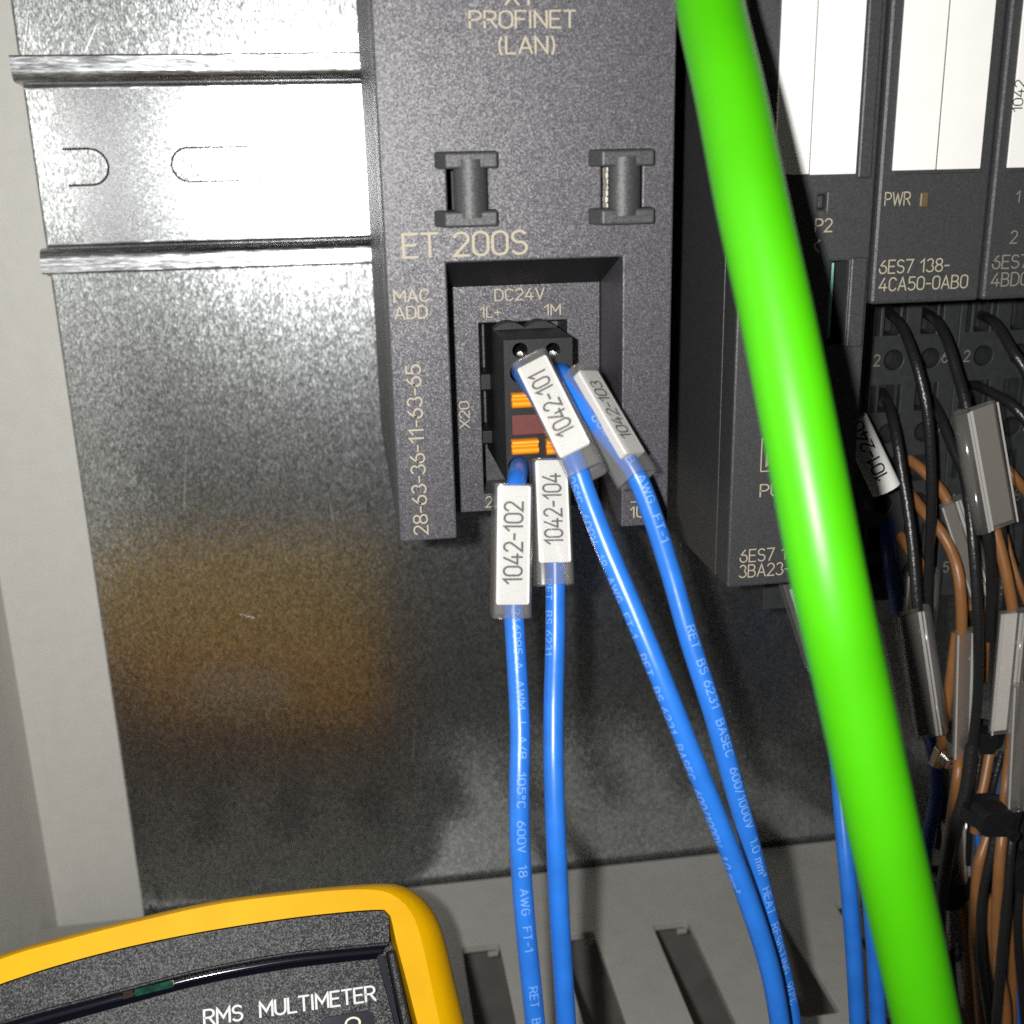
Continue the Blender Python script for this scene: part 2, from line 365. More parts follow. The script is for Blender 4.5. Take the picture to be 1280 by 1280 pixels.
# ------------------------------------------------------------------ DIN rail: top hat profile, slots in the web
rx0, rx1, uc = -50.9, 190, 2.65
hat = thing('mounting_rail', (rx0, uc, 0), 'zinc plated top hat rail with slots fixed across the steel panel', 'rail')
hx = rx0 + 1.2
web_u0, web_u1 = -9.9, 15.2
slots = []
def stadium(xa, xb, u, h, n=8):
    out = [(xb + h * math.sin(math.pi * i / n), u - h * math.cos(math.pi * i / n)) for i in range(n + 1)]
    return out + [(xa - h * math.sin(math.pi * i / n), u + h * math.cos(math.pi * i / n)) for i in range(n + 1)]
sl_end = [(hx + 3.8, -0.1)] + [(-41.8 + 2.8 * math.sin(math.pi * i / 8), 2.65 - 2.8 * math.cos(math.pi * i / 8)) for i in range(9)] + [(hx + 3.8, 5.4)]
webo = [(hx + 5.4, web_u0)] + [(rx1, web_u0), (rx1, web_u1), (hx + 3.2, web_u1)] + [(hx + 3.8, 5.45)] + \
       [(-41.8 + 2.8 * math.sin(math.pi * (8 - i) / 8), 2.65 - 2.8 * math.cos(math.pi * (8 - i) / 8)) for i in range(9)] + [(hx + 4.2, -0.15)]
holes = [stadium(-25.5 + k * 36, -25.5 + 19.4 + k * 36, 2.65, 2.8) for k in range(5)]
b = MB(); b.plate(webo, 0.05, 1.05, holes); b.build('web', ZINC, hat)
for k, hh in enumerate(holes[:2]):     # dark ring painting the shadow line round each slot
    b = MB(); b.plate(stadium(-25.5 + k * 36, -25.5 + 19.4 + k * 36, 2.65, 3.0), 0.9, 1.075, [stadium(-25.5 + k * 36, -25.5 + 19.4 + k * 36, 2.65, 2.68)]); b.build('slot_shade_rim', SLOT_SHADE, hat)
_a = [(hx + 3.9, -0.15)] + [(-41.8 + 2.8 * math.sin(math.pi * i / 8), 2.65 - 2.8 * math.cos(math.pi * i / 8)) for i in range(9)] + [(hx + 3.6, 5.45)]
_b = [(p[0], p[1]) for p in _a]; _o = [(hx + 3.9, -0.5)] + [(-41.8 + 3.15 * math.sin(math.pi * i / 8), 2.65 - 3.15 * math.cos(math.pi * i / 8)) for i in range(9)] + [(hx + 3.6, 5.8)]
b = MB(); b.plate(_o + _b[::-1], 0.9, 1.075); b.build('slot_shade_rim', SLOT_SHADE, hat)
def rail_side(sign):
    # profile from the web edge round the inner bend, up the step, round the outer bend and along the flange
    t = 1.0; q = []
    def arc(cu, cz, r, a0, a1, n=6): return [(cu + r * math.cos(math.radians(a0 + (a1 - a0) * i / n)), cz + r * math.sin(math.radians(a0 + (a1 - a0) * i / n))) for i in range(n + 1)]
    # u measured outward from the web edge
    outer = [(-0.02, 1.05)] + arc(0.0, 1.65, 0.6, -90, 0)[1:] + arc(2.5, 5.6, 1.9, 180, 90, 10) + arc(4.45, 7.2, .3, 90, 0, 4)
    inner = [(4.75, 6.6), (4.6, 6.5), (2.5, 6.5)] + arc(2.5, 5.6, 0.9, 90, 180)[1:] + arc(0.0, 1.65, 1.6, 0, -90)[1:] + [(-0.02, 0.05)]
    prof = outer + inner
    base = web_u1 if sign > 0 else web_u0
    return [(base + sign * p[0], p[1]) for p in prof]
for sign in (1, -1):
    pr = rail_side(sign); xe = rx0 if sign > 0 else rx0 + 0.3
    b = MB(); A = b.add([(xe, p[0], p[1]) for p in pr]); B = b.add([(rx1, p[0], p[1]) for p in pr])
    n = len(pr)
    for i in range(n):
        j = (i + 1) % n; b.face([A[i], A[j], B[j], B[i]])
    for t in tessellate_polygon([[Vector((p[0], p[1], 0)) for p in pr]]):
        b.face([A[i] for i in t]); b.face([B[i] for i in t])
    b.build('flange', ZROLL, hat)
# faint stamping near the module
for k in range(9):
    x = -7.6 + k * 1.15; b = MB(); h = 0.7 + 0.5 * random.random(); w = random.uniform(-.4, .4)
    b.plate([(x, -4.9), (x + 0.14, -4.9), (x + 0.14 + w, -4.9 + h), (x + w, -4.9 + h)], 1.05, 1.08); b.build('stamped_mark', ABS2, hat)

# ------------------------------------------------------------------ slotted cable duct under the panel
UD = -149.0
duct = thing('cable_duct', (60, UD, 0), 'grey slotted plastic cable duct along the foot of the panel', 'cable duct')
fr = (Vector((0, UD, 0)), Vector((1, 0, 0)), Vector((0, 0, 1)), Vector((0, 1, 0)))    # plan of the top wall: (x, z), thickness along u
hs = [rrect(14.6 + k * 19.75, 22.2 + k * 19.75, 20.2, 50.6, 0.9, 3) for k in range(-4, 8)]
b = MB(); b.plate(rect(-75, 190, -1.2, 53.5), -1.7, 0, hs, frame=fr); b.build('top_wall', DUCT, duct, bevel=0.35)
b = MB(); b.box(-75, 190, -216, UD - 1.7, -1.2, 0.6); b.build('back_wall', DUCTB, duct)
fr2 = (Vector((0, UD - 62, 0)), Vector((1, 0, 0)), Vector((0, 0, 1)), Vector((0, 1, 0)))
b = MB(); b.plate(rect(-75, 190, 0.6, 53.5), -1.7, 0, frame=fr2); b.build('bottom_wall', DUCT, duct)
for k in range(-4, 8):
    b = MB(); x = 14.6 + k * 19.75; b.plate(rrect(x + 5.2, x + 7.4, 20.4, 20.9, 0.2, 2), -2.6, -1.7, frame=fr); b.build('moulding_nib', DUCT, duct)

# ================================================================== INTERFACE MODULE
ZF = 75.0
im = thing('interface_module', (4.8, -44, ZF), 'dark grey field bus interface module with tie lugs and square power socket', 'interface module')
# left block with the recess cut into its lower edge
L0, L1, TOP = 4.8, 39.6, 46.0
RX0, RX1 = 12.0, 33.4
lug = [(15.2, 1), (34.2, 1)]
def pxrect(x0, y0, x1, y1, z): a, c = at(x0, y1, z), at(x1, y0, z); return (a.x, c.x, a.y, c.y)
holesL = []
for (a0, b0, a1, b1) in ((560, 206, 609, 266), (752, 204, 803, 264)):
    x0, x1, u0, u1 = pxrect(a0, b0, a1, b1, ZF); holesL.append(rect(x0, x1, u0, u1))
outl = [(L0, -44.3), (RX0, -44.3), (RX0, -10.0), (RX1, -10.0), (RX1, -44.3), (L1, -44.3), (L1, TOP), (L0, TOP)]
b = MB(); b.plate(outl, 62.0, ZF, holesL); b.build('front_cover', ABS, im, bevel=0.3)
b = MB(); b.plate([(L0, -44.25), (12.6, -44.25), (12.6, -13), (33, -13), (33, -44.25), (L1, -44.25), (L1, TOP), (L0, TOP)], 9, 61.95)
b.build('body', ABS2, im, bevel=0.25)
# slanting head of the recess
b = MB(); i = b.add([(RX0 + .02, -9.8, 74.6), (RX1 - .02, -9.8, 74.6), (RX1 - .02, -14.0, 63.0), (RX0 + .02, -14.0, 63.0), (RX0 + .02, -9.8, 62.6), (RX1 - .02, -9.8, 62.6)])
b.face([i[0], i[1], i[2], i[3]]); b.face([i[3], i[2], i[5], i[4]]); b.face([i[4], i[5], i[1], i[0]]); b.face([i[0], i[3], i[4]]); b.face([i[1], i[5], i[2]])
b.build('recess_head', BLACK, im)
# recess floor plate with the socket opening
SX0, SX1, SU0, SU1 = 17.05, 28.85, -42.1, -18.8
b = MB(); b.plate([(12.75, -44.6), (33.3, -44.6), (33.3, -11), (12.75, -11)], 56, 63, [rect(SX0, SX1, SU0, SU1)]); b.build('socket_plate', ABS, im, bevel=0.15)
b = MB(); b.box(SX0 - 1, SX1 + 1, SU0 - 1, SU1 + 1, 50.5, 55.9); b.build('socket_floor', ABS2, im)
for (u0, u1, xx) in ((-31.2, -29.0, 19.2), (-38.6, -36.8, 19.4)):
    b = MB(); b.box(SX0 + 0.02, xx, u0 + 3.2, u1 + 3.2, 55.9, 61.6); b.build('latch', BLACK, im, bevel=0.15)
# tie lugs
for n, (x0, y0, sgn) in enumerate(((536, 187, 0), (729, 184, 1))):
    dx = x0 - 536; dy = y0 - 187
    lg = MB()
    for (ya, yb) in ((188, 210), (261, 282)):
        xa = X(539 + dx, ya + dy, ZF); xm = X(556 + dx * 1.003, ya + dy, ZF); xb = X(622 + dx * 1.005, ya + dy, ZF)
        ua, ub = U(600 + dx, ya + dy, ZF), U(600 + dx, yb + dy, ZF)
        # frustum standing proud of the cover, its left flank sloping
        i = lg.add([(xa, ub, ZF - .5), (xb, ub, ZF - .5), (xb, ua, ZF - .5), (xa, ua, ZF - .5), (xm - .1, ub - .05, ZF + 1.9), (xb - .25, ub - .05, ZF + 1.9), (xb - .25, ua - .2, ZF + 1.9), (xm - .1, ua - .2, ZF + 1.9)])
        for q in ((0, 3, 2, 1), (4, 5, 6, 7), (0, 1, 5, 4), (1, 2, 6, 5), (2, 3, 7, 6), (3, 0, 4, 7)): lg.face([i[k] for k in q])
    t = lg.build('tie_lug', ABS2, im, bevel=0.25)
    xc = X(588 + dx, 230 + dy, ZF + 1); hw = 1.95; ua, ub = U(590 + dx, 199 + dy, ZF), U(590 + dx, 272 + dy, ZF)
    prof = [(hw * math.cos(math.radians(a)), 1.5 * math.sin(math.radians(a)) - 0.0) for a in range(-20, 201, 20)]
    br = MB(); br.sweep([Vector((xc, ub, ZF + 0.7)), Vector((xc, ua, ZF + 0.7))], [(Vector((0, 0, 1)), Vector((1, 0, 0)))] * 2, prof)
    br.build('crossbar', ABS2, t)
    x0h, x1h, u0h, u1h = pxrect(562 + dx, 204 + dy, 611 + dx, 266 + dy, ZF)
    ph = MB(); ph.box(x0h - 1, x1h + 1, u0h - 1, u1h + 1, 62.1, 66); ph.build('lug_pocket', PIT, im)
    if sgn:
        cr = MB()
        for k in range(7):
            u = u0h + 0.5 + k * (u1h - u0h - 1) / 6.5; cr.plate(circle(x0h + 0.75 + random.uniform(-.1, .1), u, random.uniform(.22, .34), random.uniform(.4, .6), 8), ZF - 3.2, ZF - 1.0)
        cr.build('dust_streak', DUST, im)
# right hand part of the module: label strips, light, card slot, order number
R0, R1, RB = 48.0, 65.1, -53.9
cs = pxrect(1034, 326, 1062, 432, ZF)
ledp = pxrect(1023, 243, 1034, 262, ZF)
b = MB(); b.plate([(R0, RB), (R1, RB), (R1, TOP), (R0, TOP)], 70, ZF, [rect(*cs), rect(*ledp)]); b.build('side_cover', ABS2, im, bevel=0.3)
b = MB(); b.box(R0, R1, RB, TOP, 46, 69.95); b.build('side_body', ABS2, im, bevel=0.2)
b = MB(); b.box(L1 - 6, R0 + 0.3, -40.5, TOP, 12, 40); b.build('joining_body', ABS2, im)
b = MB(); b.box(R0 + 1, R1 - 1, -50, TOP, 12, 45.9); b.build('rear_body', ABS2, im)
b = MB(); b.box(cs[0] + .05, cs[0] + 1.05, cs[2] + .6, cs[3] - .3, 70.05, 73.4); b.build('card_edge', TEAL, im, bevel=0.1)
b = MB(); b.box(cs[0] + 1.35, cs[1] - 0.9, cs[2] + .1, cs[3] - .1, 70.05, 72.4); b.build('card_slot_rail', BLACK, im, bevel=0.2)
b = MB(); b.box(cs[1] + 0.02, R1 - 0.45, cs[2] - 0.3, cs[3] + 0.4, ZF + .003, ZF + 0.5); b.build('card_slot_rib', ABS2, im, bevel=0.35)
b = MB(); b.box(ledp[0] + .1, ledp[1] - .1, ledp[2] + .1, ledp[3] - .1, 70.05, 74.2); b.build('port_light', ABS2, im, bevel=0.2)
for (xa, xb) in ((52.05, 56.35), (56.5, 62.35)):
    b = MB(); b.box(xa, xb, -1.05 if xa > 56 else -0.95, TOP - 1, ZF + .004, ZF + 0.35); b.build('label_strip', WHITE, im, bevel=0.06, seg=1)
b = MB(); b.box(62.5, 64.3, -1.6, TOP - 1, ZF + .004, ZF + 0.6); b.build('label_frame', ABS2, im, bevel=0.25)
# lettering of the module
text_px('X1', (630, 6), (662, 5), 22, ZF, im)
text_px('PROFINET', (586, 35), (720, 32), 21, ZF, im)
text_px('(LAN)', (623, 67), (694, 65), 21, ZF, im)
text_px('ET 200S', (503, 322), (660, 318), 29, ZF, im)
text_px('MAC', (492, 378), (537, 376), 15, ZF, im)
text_px('ADD', (493, 399), (535, 398), 15, ZF, im)
text_px('28-63-36-11-63-65', (535, 669), (526, 455), 17, ZF, im)
text_px('DC24V', (618, 376), (681, 374), 14, 63, im)
text_px('1L+', (600, 397), (626, 396), 13, 63, im)
text_px('1M', (680, 394), (701, 393), 13, 63, im)
text_px('X20', (587, 535), (585, 501), 12, 63, im)
text_px('2L+', (606, 634), (634, 633), 13, 63, im)
text_px('1U', (787, 647), (806, 646), 13, ZF, im)
text_px('-', (788, 632), (800, 631), 10, ZF, im)
text_px('6ES7 151-', (924, 703), (1010, 700), 15, ZF, im)
text_px('3BA23-0AB0', (923, 722), (1032, 719), 15, ZF, im)
text_px('PUSH', (949, 621), (1003, 619), 15, ZF, im)
text_px('P2', (1018, 290), (1040, 289), 16, ZF, im)
a0 = pxrect(950, 545, 995, 590, ZF); fw = 0.16
b = MB(); b.plate(rect(*a0), ZF + .02, ZF + .05, [rect(a0[0] + fw, a0[1] - fw, a0[2] + fw, a0[3] - fw)]); b.build('push_frame_print', GOLD, im)
b = MB(); b.plate([(a0[0] + .7, a0[2] + .6), (a0[0] + 3.0, (a0[2] + a0[3]) / 2), (a0[0] + .7, a0[3] - .6)], ZF + .02, ZF + .05); b.build('push_arrow_print', GOLD, im)
b = MB(); q = [at(1017, 306, ZF), at(1024, 300, ZF)]
for (p0, p1) in (((1017, 307), (1025, 300)), ((1017, 307), (1024, 316))):
    A, B = at(*p0, ZF), at(*p1, ZF); n = Vector((-(B - A).y, (B - A).x, 0)).normalized() * .11
    b.plate([(A - n)[:2], (B - n)[:2], (B + n)[:2], (A + n)[:2]], ZF + .02, ZF + .05)
b.build('arrow_print', GOLD, im)

# ================================================================== POWER AND SIGNAL MODULES
def slim_module(x0, label, name, cat):
    M = thing(name, (x0, -17, ZF), label, cat, 'slim modules in a row')
    x1 = x0 + 14.75
    b = MB(); b.plate([(x0, -17.0), (x1, -17.0), (x1, TOP), (x0, TOP)], 50, ZF); b.build('body', ABS2, M, bevel=0.45)
    for xa, xb in ((x0 + 1.55, x0 + 7.15), (x0 + 7.35, x0 + 13.05)):
        b = MB(); b.box(xa, xb, -0.8, TOP - 1, ZF + .004, ZF + .3); b.build('label_strip', WHITE, M, bevel=0.06, seg=1)
    b = MB(); b.box(x0 + 1.5, x0 + 13.1, -1.25, -0.95, ZF + .004, ZF + .45); b.build('strip_ledge', ABS2, M, bevel=0.1)
    return M
pm = slim_module(65.55, 'slim power module with tan PWR lettering below white strips', 'power_module', 'power module')
lp = pxrect(1148, 240, 1160, 259, ZF)
b = MB(); b.box(lp[0], lp[1], lp[2], lp[3], ZF + .004, ZF + .35); b.build('power_light', AMBER, pm, bevel=0.2)
text_px('PWR', (1105, 257), (1138, 256), 16, ZF, pm)
text_px('6ES7 138-', (1098, 342), (1186, 339), 16, ZF, pm)
text_px('4CA50-0AB0', (1097, 364), (1209, 361), 16, ZF, pm)
sm = slim_module(80.65, 'slim signal module at the right edge numbered 1 and 2', 'signal_module', 'signal module')
GREYT = mat('grey_print', (0.20, 0.185, 0.15), 0.6)
text_px('1', (1269, 253), (1274, 252), 14, ZF, sm, GREYT)
text_px('2', (1261, 304), (1271, 303), 15, ZF, sm, GREYT)
text_px('6ES7 131-', (1239, 336), (1330, 333), 16, ZF, sm, GREYT)
text_px('4BD01-0AA0', (1237, 358), (1350, 355), 16, ZF, sm, GREYT)
text_px('1042', (1277, 140), (1277, 100), 12, ZF + .35, sm, INK)

# ================================================================== TERMINAL BLOCKS
ZT = 47.0
def terminal_block(x0, first, labels):
    M = thing('terminal_block', (x0, -70, ZT), labels, 'terminal block', 'terminal blocks under the slim modules')
    hx = (x0 + 4.5, x0 + 10.6); hol = []
    rows = [(-29.25, -25.4, -19.5), (-41.0, -37.5, -33.1), (-52.75, -49.1, -44.8), (-64.5, -60.8, -56.5)]
    for hu, s0, s1 in rows:
        for c in hx:
            hol.append(circle(c, hu, 1.62, n=16))
            hol.append(rect(c - 2.0, c + 0.55, s0, s1)); hol.append(rect(c + 1.05, c + 1.6, s0, s1))
        hol.append(rect(hx[0] - 3.4, hx[0] - 2.6, s0, s1))
    b = MB(); b.plate([(x0, -69.5), (x0 + 14.9, -69.5), (x0 + 14.9, -16.0), (x0, -16.0)], 42.5, ZT, hol); b.build('face', TERM, M, bevel=0.18)
    b = MB(); b.box(x0, x0 + 14.9, -69.5, -15, 12, 42.4); b.build('body', TERM, M)
    for hu, s0, s1 in rows:
        for c in hx:
            b = MB(); b.plate(circle(c, hu, 1.5, n=14), 42.45, 43.6); b.build('plunger', PIT, M)
            b = MB(); b.box(c - 0.9, c + 0.45, s0 + .3, s1 - .2, 42.45, 44.4); b.build('clamp', mat_clamp, M, bevel=0.15)
    nums = ((2, 6), (3, 7), (4, 8), (5, 9)) if first else ((2, 6), (3, 7), ('A', 8), ('A', 9))
    for (hu, s0, s1), (p, q) in zip(rows, nums):
        text(str(p), (x0 + 1.05, hu - .75, ZT), (1, 0, 0), 1.7, None, GREYT, M)
        text(str(q), (x0 + 12.45, hu - .75, ZT), (1, 0, 0), 1.7, None, GREYT, M)
    return M
mat_clamp = mat('dull_clamp_metal', (0.05, 0.05, 0.048), 0.45, 0.6)
t0 = terminal_block(79.3, True, 'black terminal block numbered 2 and 6 beside the shadow of the green cable')
def copy_thing(o, dx, label):
    r = o.copy(); col.objects.link(r); r.location = o.location + Vector((dx * MM, 0, 0)); r['label'] = label
    for ch in o.children:
        c = ch.copy(); col.objects.link(c); c.parent = r
        for g in ch.children:
            d = g.copy(); col.objects.link(d); d.parent = c
    return r
copy_thing(t0, 15.0, 'black terminal block cut by the right edge of the photo')
copy_thing(t0, -15.0, 'black terminal block hidden in shade right behind the green cable')

# ================================================================== POWER PLUG
pl = thing('power_plug', (22.7, -28, 62), 'black plug with orange levers and maroon label in the square socket', 'plug')
PX0, PX1, PU0, PU1, ZP = 18.5, 27.0, -37.2, -19.35, 75.6
hl = []
for (cx, cy, rr) in ((650, 438, .95), (691, 438, .95), (650, 466, 1.25), (701, 466, 1.25), (648, 583, 1.3), (690, 583, 1.3)):
    p = at(cx, cy, ZP); hl.append(circle(p.x, p.y, rr, n=18))
b = MB(); b.plate([(PX0, PU0), (PX1, PU0), (PX1, PU1), (PX0, PU1)], 66, ZP, hl); body = b.build('housing', BLACK, pl, bevel=0.2)
b = MB(); b.plate([(PX0, PU0 - .0), (PX1, PU0), (PX1, PU1)] + [(PX1 - .15 - (PX1 - PX0 - .3) * i / 20, PU1 + .15 + .75 * abs(math.sin(math.pi * i / 10))) for i in range(21)] + [(PX0, PU1)], 56.2, 65.9)
b.build('shroud', BLACK, pl, bevel=0.15)
for (cx, cy) in ((648, 441), (688, 440)):
    p = at(cx, cy, ZP - 4); b = MB(); b.plate(circle(p.x, p.y, .42, n=12), 66.1, ZP - 2.6); b.build('screw', METAL, pl, bevel=0.12)
for (yy, lab) in ((499, 0), (557, 1)):
    for k, (xa, xb) in enumerate(((639, 672), (682, 712))):
        x0, x1, u0, u1 = pxrect(xa, yy - 10, xb, yy + 10, ZP)
        prof = [(0, 0), (1.1, 0), (1.5, .35), (1.5, .75), (.9, 1.0), (.9, 1.2), (1.5, 1.4), (1.4, u1 - u0 - .1), (.9, u1 - u0), (0, u1 - u0)]
        b = MB(); A = b.add([(x0, u0 + q[1], ZP - .3 + q[0]) for q in prof]); B = b.add([(x1, u0 + q[1], ZP - .3 + q[0]) for q in prof])
        for i in range(len(prof)):
            j = (i + 1) % len(prof); b.face([A[i], A[j], B[j], B[i]])
        b.face(A[::-1]); b.face(B); b.build('lever', ORANGE, pl, bevel=0.1)
x0, x1, u0, u1 = pxrect(640, 515, 712, 544, ZP); b = MB(); b.box(x0, x1, u0, u1, ZP + .004, ZP + .3); b.build('label_plate', MAROON, pl, bevel=0.1)

# ================================================================== WIRES
def wire(name, pts, rad, material, label, cat, group, n=18, path=None, **kw):
    p = path or PX(pts, **kw); b = MB(); b.tube(p, rad, n)
    o = b.build(name, material, origin=p.raw[0]); tag(o, label, cat, group); return o, p
G_B = 'blue wires from the plug'
BR = 1.22
w102, p102 = wire('blue_wire', [(650, 578, 68), (649, 584, 76), (645, 612, 82.4), (642, 680, 84.1), (642, 755, 85.8), (646, 830, 88.6), (650, 910, 92.4), (649, 985, 95.5), (650, 1060, 97.5), (656, 1150, 99.3), (664, 1230, 100.6), (674, 1330, 102)], BR, BLUE,
    'blue wire carrying the marker 1042-102, leftmost of the blue wires', 'wire', G_B)
w104, p104 = wire('blue_wire', [(690, 578, 68), (690, 583, 76), (690, 600, 79.6), (691, 640, 81.4), (694, 710, 84.0), (694, 800, 87.0), (692, 880, 90.8), (692, 960, 94.2), (695, 1050, 97), (699, 1140, 98.8), (704, 1220, 100), (711, 1330, 101.5)], BR, BLUE,
    'blue wire hanging straight down from the marker 1042-104', 'wire', G_B)
w101, p101 = wire('blue_wire', [(650, 464, 68), (655, 468, 79), (684, 512, 85.4), (714, 568, 89.8), (733, 620, 92), (758, 685, 94.6), (792, 765, 97.8), (827, 850, 100.8), (865, 945, 103), (905, 1045, 104.2), (937, 1130, 104.8), (962, 1210, 105), (975, 1280, 105), (980, 1330, 105)], BR, BLUE,
    'blue wire curving right from the marker 1042-101', 'wire', G_B)
w103, p103 = wire('blue_wire', [(700, 464, 68), (704, 468, 77), (722, 498, 81.0), (757, 543, 84.5), (790, 585, 87), (812, 635, 88.5), (838, 715, 90.5), (862, 800, 93.2), (891, 890, 95.6), (918, 985, 97.2), (943, 1075, 98.2), (966, 1170, 99), (985, 1250, 99.4), (996, 1330, 99.6)], BR, BLUE,
    'blue wire from the tilted marker 1042-103, rightmost of the four', 'wire', G_B)
wire_text('246095-A  AWM  I  A/B  105\u00baC  600V  18  AWG  FT-1       RET  BS 6231', p102, BR, p102.len * 0.345, 0.95, w102, 0.05, 1.28)
wire_text('105\u00baC', p102, BR, 1.8, 0.95, w102, 0.25, 1.2)
wire_text('RET  BS 6231  BASEC  600/1000V  1.0 mm\u00b2  HEAT  RESISTING  90\u00baC', p103, BR, p103.len * 0.42, 1.0, w103, 0.28, 1.22)
wire_text('600V  18  AWG  FT-1', p103, BR, p103.len * 0.165, 1.0, w103, 0.25, 1.3)
wire_text('A/B  105\u00baC  600V  18  AWG  FT-1   RET  BS 6231  BASEC  600/1000V  1.0 mm\u00b2', p101, BR, p101.len * 0.22, 0.95, w101, -1.0, 1.2)
wire_text('RET  BS 6231', p104, BR, p104.len * 0.29, 0.95, w104, -0.95, 1.2)

G_M = 'wire markers on the blue wires'
def marker(code, pa, pb, wpx, label, roll=0.0, over=2.0, topover=0.6, thick=0.45, facedir=None):
    """clear sleeve on a straight stretch of wire with a white label under its front; pa, pb = (px, py, z) middle of the label's front at its upper and lower end"""
    A, B = at(*pa), at(*pb); ey = (A - B).normalized()
    n0 = Vector((math.sin(roll), 0, math.cos(roll))); nz = (n0 - ey * n0.dot(ey)).normalized(); ex = ey.cross(nz)
    L = (A - B).length; w = wpx
    M = thing('wire_marker', A, label, 'wire marker', G_M)
    # sleeve profile: label pocket in front, round wire channel behind
    def prof(g):
        return rrect(-w / 2 - .05 - g, w / 2 + .05 + g, -3.5 - g, .10 + g, .8, 4)
    s = MB()
    e0, e1 = A + ey * topover, B - ey * over
    po, pi = prof(0.2), prof(0.0)
    RO = [s.add([e + ex * q[0] + nz * q[1] for q in po]) for e in (e0, e1)]
    RI = [s.add([e + ex * q[0] + nz * q[1] for q in pi]) for e in (e0, e1)]
    k = len(po)
    for i in range(k):
        j = (i + 1) % k; sm_ = False
        s.face([RO[0][i], RO[0][j], RO[1][j], RO[1][i]], sm_); s.face([RI[0][j], RI[0][i], RI[1][i], RI[1][j]], sm_)
        s.face([RO[0][j], RO[0][i], RI[0][i], RI[0][j]]); s.face([RO[1][i], RO[1][j], RI[1][j], RI[1][i]])
    s.build('sleeve', CLEAR, M)
    fr = (B, ex, ey, nz)
    b = MB(); b.plate(rrect(-w / 2 + .1, w / 2 - .1, 0, L, .3, 3), -thick, 0, frame=fr); b.build('label_strip', WHITE, M, bevel=0.12)
    cap = w * 0.52; tl = L * 0.70 if not facedir else facedir
    text(code, B + ey * (L * .17) + ex * (cap / 2 - .05), ey, cap, tl, INK, M, upv=-ex, frame=nz, lift=.03, wt=.125)
    return M
marker('1042-102', (643, 607, 84.6), (641, 756, 87.8), 4.15, 'white marker reading 1042-102, lowest and furthest left', over=1.6, topover=.2)
marker('1042-104', (689, 575, 81.0), (694, 703, 86.0), 4.1, 'white marker reading 1042-104, right of the marker 1042-102', over=2.6, topover=.2)
marker('1042-101', (664, 452, 83.5), (719, 563, 91.8), 3.9, 'white marker reading 1042-101 lying across the plug', roll=-0.10, over=2.6, topover=.8)
marker('1042-103', (735, 463, 80.0), (795, 566, 87.5), 3.7, 'tilted marker reading 1042-103 with its print turned right', roll=0.64, over=2.6, topover=.8, thick=1.15)

w, p = wire('blue_wire', [(1040, 850, 68), (1046, 930, 72), (1053, 1020, 77), (1061, 1110, 81), (1068, 1200, 83), (1075, 1330, 85)], BR, BLUE, 'blue wire just left of the lower green cable with a long highlight', 'wire', 'blue wires behind the cable')
w, p = wire('blue_wire', [(1075, 930, 68), (1082, 1030, 74), (1088, 1120, 79), (1094, 1200, 81), (1100, 1330, 83)], BR, BLUE, 'blue wire half hidden behind the lower green cable', 'wire', 'blue wires behind the cable')

# ------------------------------------------------------------------ green network cable in front of everything
def atZ(px, py, Z):
    v = CR * ((px - 640) / F) + CD * ((py - 640) / F) + CF
    return Vector((v.x * Z, -v.y * Z, D - v.z * Z))
gc = Path([atZ(*p) for p in [(873, -110, 108), (884, -30, 107), (890, 20, 106), (912, 115, 103), (938, 245, 100), (972, 400, 98), (1004, 560, 96.5), (1038, 735, 96), (1070, 880, 98), (1105, 1040, 101), (1137, 1180, 105), (1165, 1310, 109), (1180, 1380, 112)]], step=1.2)
b = MB(); b.tube(gc, 3.25, 40); o = b.build('network_cable', GREEN, origin=gc.raw[0])
tag(o, 'thick bright green network cable sloping down in front of the modules', 'cable')

